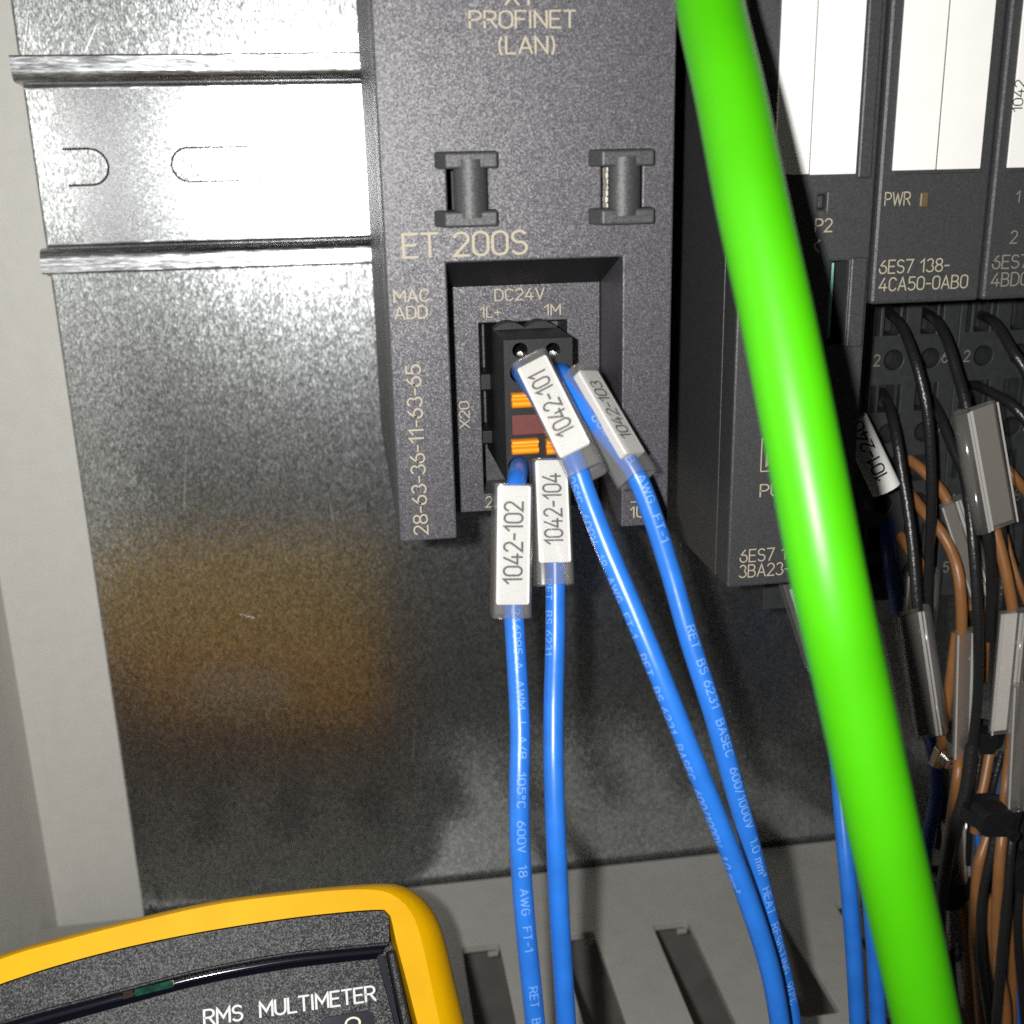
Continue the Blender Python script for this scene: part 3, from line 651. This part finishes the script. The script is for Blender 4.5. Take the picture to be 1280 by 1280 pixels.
# ------------------------------------------------------------------ black wires, brown wires, blue bits at the right
BK = [
 ([(1108, 388, 43.5), (1127, 408, 51), (1143, 448, 56), (1153, 485, 58), (1160, 525, 59), (1164, 587, 59), (1164, 640, 58), (1162, 690, 56), (1160, 760, 54), (1160, 830, 52)], 'black wire from the first top terminal running straight down'),
 ([(1153, 389, 43.5), (1172, 403, 51), (1186, 432, 56), (1196, 466, 59), (1207, 505, 62), (1222, 575, 65), (1234, 660, 65), (1238, 700, 64), (1239, 745, 62), (1238, 800, 60)], 'black wire passing down into the large tilted clear sleeve'),
 ([(1224, 393, 43.5), (1244, 404, 51), (1264, 436, 56), (1280, 460, 58), (1300, 500, 59)], 'black wire leaving the frame at the right under the signal module'),
 ([(1101, 487, 43.5), (1113, 514, 52), (1121, 550, 56), (1127, 590, 58), (1135, 640, 60), (1141, 690, 62), (1147, 765, 64), (1152, 830, 64)], 'black wire furthest left, ending in the bright clear sleeve'),
 ([(1160, 487, 43.5), (1176, 522, 51), (1190, 558, 55), (1204, 590, 58), (1212, 638, 61), (1217, 690, 63), (1221, 750, 64), (1223, 800, 64), (1222, 870, 63), (1214, 948, 62)], 'black wire bending down left of the large tilted sleeve'),
 ([(1212, 478, 43.5), (1244, 493, 51), (1268, 509, 55), (1290, 535, 57)], 'black wire leaving a second row terminal towards the right edge'),
 ([(1215, 930, 62), (1207, 990, 63), (1193, 1035, 63), (1184, 1075, 62), (1177, 1120, 60), (1172, 1200, 56)], 'thick black wire crossing the lower dull sleeve'),
 ([(1226, 940, 58), (1219, 985, 59), (1213, 1025, 58), (1210, 1080, 56)], 'thin black wire beside the short brown stub under the sleeves'),
 ([(1246, 1030, 64), (1237, 1078, 65), (1229, 1110, 65), (1226, 1150, 65), (1226, 1205, 64), (1234, 1260, 62), (1244, 1330, 60)], 'black wire curving below the black cable tie'),
 ([(1268, 1020, 68), (1262, 1070, 70), (1257, 1140, 71), (1251, 1205, 71), (1246, 1270, 70), (1242, 1330, 69)], 'black wire running straight to the lower right corner'),
]
BK += [
 ([(1170, 905, 50), (1182, 960, 51), (1180, 1010, 50), (1172, 1060, 48)], 'thin black wire in the shade behind the metal clip'),
 ([(1252, 940, 55), (1240, 990, 56), (1231, 1040, 55), (1226, 1080, 53)], 'thin black wire behind the cable tie with the round tail'),
 ([(1274, 1010, 60), (1276, 1080, 62), (1272, 1160, 63), (1278, 1240, 62), (1286, 1330, 60)], 'black wire just inside the right edge low down'),
 ([(1204, 1180, 52), (1208, 1220, 53), (1214, 1270, 52), (1222, 1330, 50)], 'black wire under the lower dull sleeve'),
]
BK += [
 ([(1250, 640, 56), (1254, 700, 58), (1250, 760, 59), (1246, 820, 58), (1243, 920, 57)], 'black wire hanging behind the brown one under the large sleeve'),
 ([(1238, 1100, 54), (1234, 1160, 55), (1238, 1220, 54), (1242, 1330, 52)], 'black wire deep between the lower brown wires'),
 ([(1188, 1170, 53), (1190, 1220, 54), (1196, 1270, 53), (1200, 1330, 51)], 'black wire nearest the green cable at the bottom edge'),
 ([(1210, 690, 50), (1204, 740, 51), (1212, 800, 51), (1216, 870, 50)], 'thin black wire behind the slanting sleeve with bright edges'),
]
for pts, lab in BK:
    rr = 1.05 if 'thick' in lab else (.55 if 'thin' in lab else .78)
    wire('black_wire', pts, rr, BWIRE, lab, 'wire', 'black wires from the terminals', 14)
BN = [
 ([(1124, 566, 43.5), (1133, 572, 46), (1150, 585, 49), (1167, 602, 51), (1181, 620, 52), (1192, 645, 53), (1204, 700, 54), (1212, 760, 54)], 'brown wire running into the tilted sleeve with bright edges'),
 ([(1128, 607, 44), (1139, 619, 48), (1156, 641, 52), (1174, 662, 55), (1188, 686, 57), (1197, 713, 59), (1201, 745, 60), (1202, 785, 60), (1200, 850, 59), (1199, 945, 59), (1196, 978, 60), (1190, 1020, 59), (1184, 1060, 57)], 'brown wire bending down between the clear sleeves'),
 ([(1116, 656, 44), (1127, 672, 47), (1140, 692, 50), (1152, 708, 51), (1162, 740, 51)], 'short brown wire behind the leftmost black wire'),
 ([(1238, 630, 59), (1244, 662, 60), (1252, 692, 61), (1260, 728, 62), (1266, 765, 62), (1270, 820, 62), (1267, 900, 62), (1258, 980, 64), (1254, 1030, 68), (1250, 1070, 70), (1247, 1120, 70), (1246, 1170, 69), (1249, 1215, 68), (1257, 1260, 67), (1258, 1330, 66)], 'brown wire below the large sleeve passing the black cable tie'),
 ([(1256, 668, 55), (1265, 702, 56), (1276, 735, 57), (1290, 770, 57)], 'thin brown wire at the right edge below the large sleeve'),
 ([(1258, 585, 52), (1270, 600, 53), (1284, 615, 53), (1296, 632, 53)], 'short brown wire right of the large tilted sleeve'),
 ([(1238, 935, 57), (1230, 978, 59), (1223, 1008, 60), (1219, 1040, 60)], 'short brown wire above the black cable tie'),
 ([(1240, 1030, 62), (1232, 1052, 63), (1223, 1082, 64), (1219, 1125, 64), (1218, 1175, 63), (1222, 1225, 61), (1230, 1330, 58)], 'brown wire curving left below the black cable tie'),
 ([(1280, 1110, 62), (1276, 1150, 62), (1279, 1200, 61), (1282, 1330, 60)], 'brown wire in the lower right corner beside the blue one'),
]
BN += [
 ([(1236, 1120, 58), (1240, 1160, 59), (1244, 1200, 59), (1252, 1250, 58), (1256, 1330, 56)], 'brown wire tucked between two lower black wires'),
 ([(1196, 790, 56), (1187, 860, 56), (1180, 905, 55), (1176, 950, 53)], 'brown wire slanting behind the twin clear sleeve'),
]
BN += [
 ([(1261, 1040, 60), (1257, 1100, 62), (1262, 1160, 62), (1266, 1220, 61), (1264, 1330, 59)], 'brown wire running between the two lowest black wires at the right'),
 ([(1206, 1020, 54), (1202, 1080, 55), (1204, 1140, 55), (1210, 1200, 54), (1212, 1330, 52)], 'brown wire in shade along the right side of the lower dull sleeve'),
 ([(1246, 700, 55), (1240, 745, 56), (1232, 790, 55), (1228, 850, 54)], 'brown wire curling left under the large sleeve with the grey insert'),
]
for pts, lab in BN:
    wire('brown_wire', pts, .55 if 'thin' in lab else .88, BROWN, lab, 'wire', 'brown wires from the terminals', 14)
BU = [
 ([(1266, 1070, 60), (1265, 1130, 61), (1266, 1190, 61), (1269, 1250, 60), (1272, 1330, 58)], BLUE, 'blue wire between black and brown wires in the lower right corner'),
 ([(1155, 905, 46), (1166, 935, 49), (1171, 970, 50), (1169, 1005, 50), (1160, 1045, 48), (1155, 1100, 46)], SHADE_BLUE, 'blue wire in deep shade right of the green cable'),
 ([(1238, 975, 52), (1228, 1020, 52), (1219, 1055, 52), (1216, 1085, 51)], BLUE, 'short blue wire behind the black cable tie'),
 ([(1240, 1118, 50), (1234, 1135, 52), (1236, 1150, 52), (1243, 1165, 50)], BLUE, 'small loop of blue wire between the lower brown wires'),
 ([(1195, 1195, 50), (1203, 1182, 53), (1212, 1178, 54), (1222, 1185, 52)], SHADE_BLUE, 'shaded blue wire bend under the lower dull sleeve'),
 ([(1108, 640, 45), (1112, 700, 50), (1122, 760, 48), (1130, 800, 45)], SHADE_BLUE, 'blue wire in the cable shadow below the rolled white marker'),
]
BU += [
 ([(1248, 950, 50), (1240, 1000, 50), (1228, 1045, 50), (1222, 1095, 49)], BLUE, 'blue wire showing through the gap left of the round tailed cable tie'),
 ([(1258, 1150, 53), (1256, 1200, 54), (1258, 1260, 53), (1262, 1330, 51)], BLUE, 'blue wire behind the lower brown wires by the bottom edge'),
]
for pts, mt, lab in BU: wire('blue_wire', pts, 1.2, mt, lab, 'wire', 'blue wires at the right', 14)

G_S = 'clear sleeves on the right hand wires'
def sleeve(pa, pb, pocket, tube_r, label, side=1, roll=0.0, material=None, inner=None, name='clear_sleeve', second=None):
    """clear pocket with a wire channel on one side; pa, pb = px of the middle of the pocket's upper and lower end with z"""
    A, B = at(*pa), at(*pb); ey = (A - B).normalized()
    n0 = Vector((math.sin(roll), 0, math.cos(roll))); nz = (n0 - ey * n0.dot(ey)).normalized(); ex = ey.cross(nz)
    M = thing(name, A, label, 'wire sleeve', G_S)
    t = 0.22; hw, hd = pocket / 2, 0.75
    def shell(out, inn, nm):
        s = MB(); RO = [s.add([e + ex * q[0] + nz * q[1] for q in out]) for e in (A, B)]; RI = [s.add([e + ex * q[0] + nz * q[1] for q in inn]) for e in (A, B)]
        k = len(out)
        for i in range(k):
            j = (i + 1) % k
            sm_ = nm == 'channel'; s.face([RO[0][i], RO[0][j], RO[1][j], RO[1][i]], sm_); s.face([RI[0][j], RI[0][i], RI[1][i], RI[1][j]], sm_)
            s.face([RO[0][j], RO[0][i], RI[0][i], RI[0][j]]); s.face([RO[1][i], RO[1][j], RI[1][j], RI[1][i]])
        return s.build(nm, material or HAZY, M)
    shell(rrect(-hw, hw, -hd, hd, .6, 4), rrect(-hw + t, hw - t, -hd + t, hd - t, .4, 4), 'pocket')
    cx = side * (hw + tube_r * .8)
    shell(circle(cx, -.2, tube_r + t, n=20), circle(cx, -.2, tube_r, n=20), 'channel')
    for q_, w_ in ((-hw + .05, .13), (hw - .05, .13), (side * (hw - .28), .09), (cx - side * .45, .16)):
        s_ = MB(); s_.plate(rect(q_ - w_, q_ + w_, .02, (A - B).length - .02), (hd if abs(q_) <= hw else tube_r - .15) + .01, (hd if abs(q_) <= hw else tube_r - .15) + .14, frame=(B, ex, ey, nz)); s_.build('edge_glint', EDGE_GLINT, M)
    if inner:
        b = MB(); b.plate(rect(-hw + .35, hw - .35, .3, (A - B).length - .3), -.2, .1, frame=(B, ex, ey, nz)); b.build('blank_card', inner, M)
    return M
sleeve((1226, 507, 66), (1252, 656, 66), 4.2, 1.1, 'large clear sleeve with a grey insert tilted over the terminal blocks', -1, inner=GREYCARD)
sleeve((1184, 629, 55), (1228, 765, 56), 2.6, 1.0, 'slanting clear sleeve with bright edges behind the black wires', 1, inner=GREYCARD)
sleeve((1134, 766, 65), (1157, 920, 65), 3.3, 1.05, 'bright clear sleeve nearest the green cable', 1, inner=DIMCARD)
sleeve((1204, 790, 61), (1200, 945, 61), 2.6, 1.0, 'clear twin sleeve in the middle of the wire bundle', 1)
sleeve((1262, 765, 64), (1248, 915, 64), 3.2, 1.0, 'clear sleeve holding a white card at the right edge', 1, inner=WHITE)
sleeve((1276, 855, 68), (1268, 1012, 68), 3.0, 1.0, 'clear open ended sleeve in front of the one with the white card', 1)
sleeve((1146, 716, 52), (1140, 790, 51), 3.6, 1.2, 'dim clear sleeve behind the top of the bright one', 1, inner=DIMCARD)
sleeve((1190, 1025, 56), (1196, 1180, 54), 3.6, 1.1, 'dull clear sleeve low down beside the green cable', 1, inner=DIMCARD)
sleeve((1108, 775, 56), (1138, 925, 56), 2.6, 1.0, 'narrow clear sleeve partly behind the green cable', 1)
sleeve((1235, 700, 52), (1262, 780, 52), 2.4, .9, 'short dim sleeve behind the brown wires under the large sleeve', 1)

# black cable ties
G_T = 'black cable ties around the wire bundle'
def tie(px, py, z, w, h, label, ring=True, lean=0.0):
    P0 = at(px, py, z); M = thing('cable_tie', P0, label, 'cable tie', G_T)
    ex = Vector((math.cos(lean), math.sin(lean), 0)); ey = Vector((-math.sin(lean), math.cos(lean), 0)); fr = (P0, ex, ey, Vector((0, 0, 1)))
    b = MB(); b.plate(rrect(-w * .5, w * .5, -h * .5, h * .5, h * .3, 3), -2.6, 1.2, frame=fr); b.build('head', BLACK, M, bevel=0.5)
    b = MB(); cx = w * .42
    pts, frs = [], []
    for i in range(25):
        a = 2 * math.pi * i / 24
        pts.append(P0 + ex * (cx + 4.2 * math.cos(a) - 1.0) + Vector((0, 0, 1)) * (-3.0 + 3.6 * math.sin(a)) + ey * (-.3 + .5 * math.cos(a)))
        frs.append(((ex * math.cos(a) + Vector((0, 0, 1)) * math.sin(a)), ey))
    b.sweep(pts, frs, [(-1.1, -.35), (1.1, -.35), (1.1, .35), (-1.1, .35)], caps=False, smooth=False); b.build('strap', BLACK, M)
    if ring:
        q = MB(); c = P0 + ex * (w * .38) - ey * (h * .28) + Vector((0, 0, 1.0))
        q.plate(circle(0, 0, .95, n=18), 0, 1.6, [circle(0, 0, .6, n=18)], frame=(c, ex, ey, Vector((0, 0, 1)))); q.build('cut_tail', BLACK, M, bevel=0.12)
    return M
tie(1243, 1026, 69, 5.6, 4.4, 'black cable tie with a round cut tail on the right wires', True, -0.12)
tie(1222, 926, 60, 6.0, 3.6, 'black cable tie between the sleeve bottoms', False, -0.15)
tie(1186, 1117, 59, 5.4, 5.2, 'black cable tie over the lower dull sleeve', False, -0.1)
tie(1279, 1092, 66, 4.0, 6.2, 'black cable tie cut off by the right edge', False, 0.2)

# metal end of a ferrule, white markers
fe = thing('metal_clip', at(1182, 948, 58), 'small shiny metal clip under the clear sleeves', 'clip')
b = MB(); P0 = at(1178, 945, 57); b.plate(rrect(-1.3, .6, -2.2, 1.2, .3, 2), -1, .4, frame=(P0, Vector((.97, -.25, 0)), Vector((.25, .97, 0)), Vector((0, 0, 1)))); b.build('spring', METAL, fe, bevel=.3)
b = MB(); P0 = at(1186, 954, 58); b.plate(rrect(-.7, .9, -.9, .9, .25, 2), -.6, .5, [circle(.1, 0, .4, n=10)], frame=(P0, Vector((.97, -.2, 0)), Vector((.2, .97, 0)), Vector((0, 0, 1)))); b.build('eye', METAL, fe, bevel=.15)

def white_roll(pa, pb, rad, label, txt):
    A, B = at(*pa), at(*pb); p = Path([A, A.lerp(B, .5), B], step=.8)
    M = thing('rolled_marker', A, label, 'wire marker')
    b = MB(); n = 24; b.sweep(*p.sampled(), [(rad * math.cos(2 * math.pi * i / n), rad * .72 * math.sin(2 * math.pi * i / n)) for i in range(n)]); b.build('card', WHITE, M)
    v, f, x0, x1, y0, y1 = glyphs(txt, .13); sy = 1.9 / CAP; q = MB(); pts = []
    for x, y, _k in v:
        t, nn, bb = p.frame(p.len - 2.0 - (x - x0) * sy * 1.15); a = -(y - .35) * sy / rad
        pts.append(p.pos(p.len - 2.0 - (x - x0) * sy * 1.15) + nn * (rad * .72 + .04) * math.cos(a) + bb * (rad + .04) * math.sin(a))
    i = q.add(pts)
    for k in f: q.face([i[j] for j in k])
    q.build('lettering', INK, M); return M
white_roll((1066, 525, 58), (1108, 612, 60), 2.2, 'white rolled marker ending in 101 in the cable shadow', '101-2401')
mk = thing('label_sleeve', at(990, 737, 62), 'white label in a clear sleeve peeking out left of the green cable', 'wire marker')
A, B = at(992, 736, 62), at(1022, 830, 62); ey = (A - B).normalized(); ex = ey.cross(Vector((0, 0, 1)))
b = MB(); b.plate(rrect(-.6, 3.0, 0, (A - B).length, .2, 2), -.4, 0, frame=(B, ex, ey, Vector((0, 0, 1)))); b.build('label_strip', WHITE, mk, bevel=.1)
b = MB(); L_ = (A - B).length + 2.0
b.plate(rect(-1.5, 3.4, -1.0, L_), .2, .45, frame=(B, ex, ey, Vector((0, 0, 1)))); b.plate(rect(-1.5, -1.2, -1.0, L_), -2.0, .2, frame=(B, ex, ey, Vector((0, 0, 1)))); b.build('sleeve', CLEAR, mk)
# white marker deep in the bundle
ws = thing('label_sleeve', at(1236, 1000, 55), 'white label glimpsed behind the wires above the black tie', 'wire marker')
A, B = at(1240, 965, 55), at(1231, 1018, 55); ey = (A - B).normalized(); ex = ey.cross(Vector((0, 0, 1)))
b = MB(); b.plate(rrect(-1.2, 1.2, 0, (A - B).length, .2, 2), -.4, 0, frame=(B, ex, ey, Vector((0, 0, 1)))); b.build('label_strip', WHITE, ws, bevel=.1)
b = MB(); b.plate(rect(-1.5, 1.5, -.8, (A - B).length + .8), .15, .35, frame=(B, ex, ey, Vector((0, 0, 1)))); b.build('sleeve', CLEAR, ws)

# ================================================================== MULTIMETER
MZ = 76.0
_v = CR * ((300 - 640) / F) + CD * ((1215 - 640) / F) + CF
ez = -Vector((_v.x, -_v.y, -_v.z)).normalized()
_e = CR * 5310 + CD * -222 + CF * 1389; ex = Vector((_e.x, -_e.y, -_e.z)); ex = (ex - ez * ex.dot(ez)).normalized()
ey = ez.cross(ex)
MO = at(480, 1150, MZ)
def mp(px, py, off=0.0):
    a, b_ = ray(px, py); d = Vector((a, b_, -1)); C = Vector((0, 0, D)); P0 = MO + ez * off
    t = (P0 - C).dot(ez) / d.dot(ez); q = C + d * t - MO
    return (q.dot(ex), q.dot(ey))
FR = (MO, ex, ey, ez)
mm_ = thing('multimeter', MO, 'yellow edged dark grey multimeter at the lower left corner', 'multimeter')
def smooth2(pts, n=6):
    P = Path([(p[0], p[1], 0) for p in pts], step=1.2); a, _ = P.sampled(); return [(q.x, q.y) for q in a]
BOT = -75
def left_ext(p): return [(-72, p)]
outer_px = [(-330, 1330), (-160, 1257), (0, 1195), (78, 1172), (172, 1148), (273, 1126), (375, 1113), (440, 1107), (484, 1105), (505, 1109), (527, 1123), (545, 1148), (556, 1180), (569, 1235), (581, 1285)]
oc = smooth2([mp(*p) for p in outer_px])
e = mp(581, 1285); sdir = Vector((mp(581, 1285)[0] - mp(569, 1235)[0], mp(581, 1285)[1] - mp(569, 1235)[1]))
outer = oc + [(e[0] + 1.0, e[1] - 20), (e[0] - 2, BOT), (oc[0][0] + 6, BOT), (oc[0][0] - 2, e[1] - 30)]
inner_px = [(-300, 1358), (-150, 1288), (0, 1230), (117, 1194), (234, 1168), (351, 1149), (430, 1140), (474, 1137), (484, 1139), (489, 1148), (496, 1180), (508, 1225), (522, 1280)]
ic = smooth2([mp(*p) for p in inner_px])
e2 = mp(522, 1280); inner = ic + [(e2[0] + 1, e2[1] - 18), (e2[0] - 2, BOT + 8), (ic[0][0] + 6, BOT + 8), (ic[0][0], e2[1] - 25)]
ridge_px = [(-325, 1334), (-157, 1262), (1, 1199), (79, 1176), (173, 1152), (274, 1130), (376, 1117), (440, 1112), (474, 1113), (490, 1118), (505, 1129), (518, 1148), (528, 1180), (540, 1235), (551, 1285)]
rc = smooth2([mp(*p) for p in ridge_px])
def even(l, n):
    P_ = Path([(q[0], q[1], 0) for q in l]); return [P_.pos(P_.len * i / (n - 1)) for i in range(n)]
oc6 = smooth2([mp(*p, -7) for p in outer_px]); NN = 70
e5 = rc[-1]; ridge = rc + [(e5[0] + 1, e5[1] - 20), (e5[0] - 2, BOT + 3), (rc[0][0] + 6, BOT + 3), (rc[0][0] - 1, e5[1] - 30)]
b = MB(); b.plate(ridge, -5, 0, [inner], frame=FR); hol = b.build('holster', YELLOW, mm_)
pt = lambda q, o_: MO + ex * q[0] + ey * q[1] + ez * o_
RA, RB_ = even(rc, NN), even(oc6, NN); b = MB()
rows = []
for k in range(7):
    w = k / 6; dz = -7 * (1 - math.sqrt(max(0, 1 - w * w))) if k else 0.0
    rows.append(b.add([pt(a.lerp(c, math.sin(w * math.pi / 2) ** 1.0), -7 * w ** 1.5) for a, c in zip(RA, RB_)]))
rows.append(b.add([pt(c * .992, -30) for c in RB_]))
for A_, B_ in zip(rows, rows[1:]):
    for i in range(NN - 1): b.face([A_[i], A_[i + 1], B_[i + 1], B_[i]], True)
b.build('holster_edge', YELLOW, mm_)
outer = [(p[0] * .985, p[1] - .4) for p in oc6] + outer[len(oc):]
b = MB(); b.plate(outer, -30, -9, [inner], frame=FR); b.build('holster_wall', YELLOW, mm_)
b = MB(); b.plate(outer, -36, -30.05, frame=FR, smooth=True); b.build('holster_back', BACKY, mm_, bevel=2.0, seg=3)
cx = (max(p[0] for p in outer) + min(p[0] for p in outer)) / 2
b = MB(); hx0, hx1 = -52, 6
i_ = b.add([MO + ex * x_ + ey * y_ + ez * z_ for x_ in (hx0, hx1) for y_, z_ in ((-3.5, -31), (-3.5, -36.5), (-13, -44), (-13, -31))])
for q in ((0, 1, 2, 3), (7, 6, 5, 4), (0, 4, 5, 1), (1, 5, 6, 2), (2, 6, 7, 3), (3, 7, 4, 0)): b.face([i_[k] for k in q])
b.build('reflection_wedge', BACKY, mm_, bevel=.8)  # wedge added behind the meter to brighten its reflection in the panel
b = MB(); i_ = b.add([MO + ex * x_ + ey * y_ + ez * z_ for x_ in (-40, -16) for y_, z_ in ((-4.6, -36), (-4.6, -37.9), (-8.4, -40.9), (-8.4, -36))])
for q in ((0, 1, 2, 3), (7, 6, 5, 4), (0, 4, 5, 1), (1, 5, 6, 2), (2, 6, 7, 3), (3, 7, 4, 0)): b.face([i_[k] for k in q])
b.build('hanger_plate', PAINT, mm_, bevel=.2)
b = MB(); b.plate(rrect(cx - 12, cx + 28, -16, -6, 2, 4), -37.5, -36.05, frame=FR); b.build('hanger_slot', PAINT, mm_, bevel=.5)
b = MB(); b.plate(rrect(cx - 30, cx + 34, -60, -26.5, 2, 4), -37.5, -36.05, frame=FR); b.build('tilt_stand', BACKY, mm_, bevel=.5)
b = MB(); b.plate(inner, -29.9, -5.5, frame=FR); b.build('case', MGREY, mm_)
low_px = [(484, 1179), (430, 1184), (351, 1193), (250, 1212), (156, 1236), (0, 1278), (-150, 1330), (-250, 1380)]
low = smooth2([mp(*p, -1) for p in low_px])
k = [i for i, p in enumerate(ic) if p[0] <= mp(489, 1148)[0]]
top = ic[:k[-1] + 1]
sh = lambda l, d: [(p[0] + d[0], p[1] + d[1]) for p in l]
b = MB(); b.plate(sh(top, (-.05, -.15)) + [(low[0][0] + .3, low[0][1] + .2)] + low, -5.4, -1.0, frame=FR); b.build('bezel', MGREY, mm_, bevel=.5, seg=3)
face_px = [(472, 1199), (430, 1203), (351, 1213), (250, 1232), (156, 1257), (0, 1302), (-150, 1355)]
fa = smooth2([mp(*p, -2) for p in face_px]); e3 = mp(494, 1282, -2)
b = MB(); b.plate(fa + [(fa[-1][0], BOT + 9), (e3[0] - 1, BOT + 9), e3], -5.4, -2.4, frame=FR); b.build('face', MGREY, mm_, bevel=.25)
# sensor window band between bezel and face, its lit green board, added glint pieces
la, fb = even([(p[0], p[1] - .1) for p in low], 40), even([(p[0], p[1] + .05) for p in fa], 40)
b = MB(); A_ = b.add([pt(q, -1.3) for q in la]); B_ = b.add([pt(q, -4.7) for q in fb])
for i in range(39): b.face([A_[i], A_[i + 1], B_[i + 1], B_[i]])
b.build('lens_band', GLOSSY, mm_)
rim = Path([pt(a.lerp(c, .45), -2.7) for a, c in zip(la, fb)], step=1.5); b = MB(); b.tube(rim, .42, 10); b.build('glint_tube', mat('glint_tube_gloss', (0.012, 0.012, 0.02), 0.12), mm_)  # glossy tube added for thin glint lines along the band
rim = Path([pt(a, -1.15) for a in la], step=1.5); b = MB(); b.tube(rim, .28, 8); b.build('bezel_lip', MGREY, mm_)
def on_band(px0, py0, px1, py1, px2, py2, px3, py3, name, material):
    b = MB(); q = [pt(mp(px0, py0, -1), -.9), pt(mp(px1, py1, -1), -.9), pt(mp(px2, py2, -2), -2.1), pt(mp(px3, py3, -2), -2.1)]
    k = b.add(q + [p - ez * .5 for p in q])
    for f_ in ((0, 1, 2, 3), (7, 6, 5, 4), (0, 4, 5, 1), (1, 5, 6, 2), (2, 6, 7, 3), (3, 7, 4, 0)): b.face([k[n_] for n_ in f_])
    return b.build(name, material, mm_, bevel=.08)
on_band(168, 1237, 216, 1225, 217, 1234, 169, 1246, 'sensor_window', PCB)
on_band(190, 1232, 196, 1230, 197, 1236, 191, 1238, 'sensor_chip', GLOSSY)
on_band(208, 1227, 217, 1225, 218, 1231, 209, 1233, 'sensor_glint', CREAM)  # pale chip painted in as a glint
on_band(153, 1239, 166, 1235, 167, 1246, 154, 1250, 'sensor_contact', METAL)
ln = [mp(471, 1187, -1), (mp(484, 1184, -1)), mp(512, 1290, -1), mp(497, 1290, -1)]
b = MB(); b.plate([mp(484, 1190, -2), mp(494, 1186, -2), mp(516, 1285, -2), mp(505, 1290, -2)], -5.3, -2.0, frame=FR); b.build('side_ridge', MGREY, mm_, bevel=.5, seg=3)
b = MB(); b.plate([mp(473, 1196, -2), mp(482, 1194, -2), mp(504, 1290, -2), mp(494, 1290, -2)], -5.3, -4.0, frame=FR); b.build('side_groove', GLOSSY, mm_)
A = mp(471, 1250, -2.4); B = mp(254, 1282, -2.4)
A3 = MO + ex * A[0] + ey * A[1] + ez * -2.35; B3 = MO + ex * B[0] + ey * B[1] + ez * -2.35
cap = (Vector(mp(470, 1232, -2.4)) - Vector(A)).length
text('RMS  MULTIMETER', B3, A3 - B3, cap, (A3 - B3).length, WPRINT, mm_, frame=ez, lift=.04, wt=.135)
bc = mp(434, 1283, -2.4)
b = MB(); b.plate(sh(rrect(-3.6, 3.6, -1.6, 1.6, 1.0, 5), bc), -2.35, -1.6, frame=FR); b.build('button', GLOSSY, mm_, bevel=.3)
gc_ = mp(441, 1279, -1.5)
b = MB(); b.plate(sh(circle(0, 0, 1.1, .8), gc_), -1.58, -1.5, [sh(circle(0, 0, .8, .55), gc_)], frame=FR); b.build('button_print', CREAM, mm_)

q = Path([at(*p) for p in ((188, 1131, .6), (189, 1137, .8), (194, 1140, .8), (193, 1145, .7), (199, 1150, .6))], step=.3)
b = MB(); b.tube(q, .22, 8); o = b.build('wire_scrap', BWIRE, origin=q.raw[0]); tag(o, 'tiny black squiggle of scrap wire at the lower left corner of the steel panel', 'wire scrap')
for o in bpy.data.objects:
    if 'org' in o: del o['org']
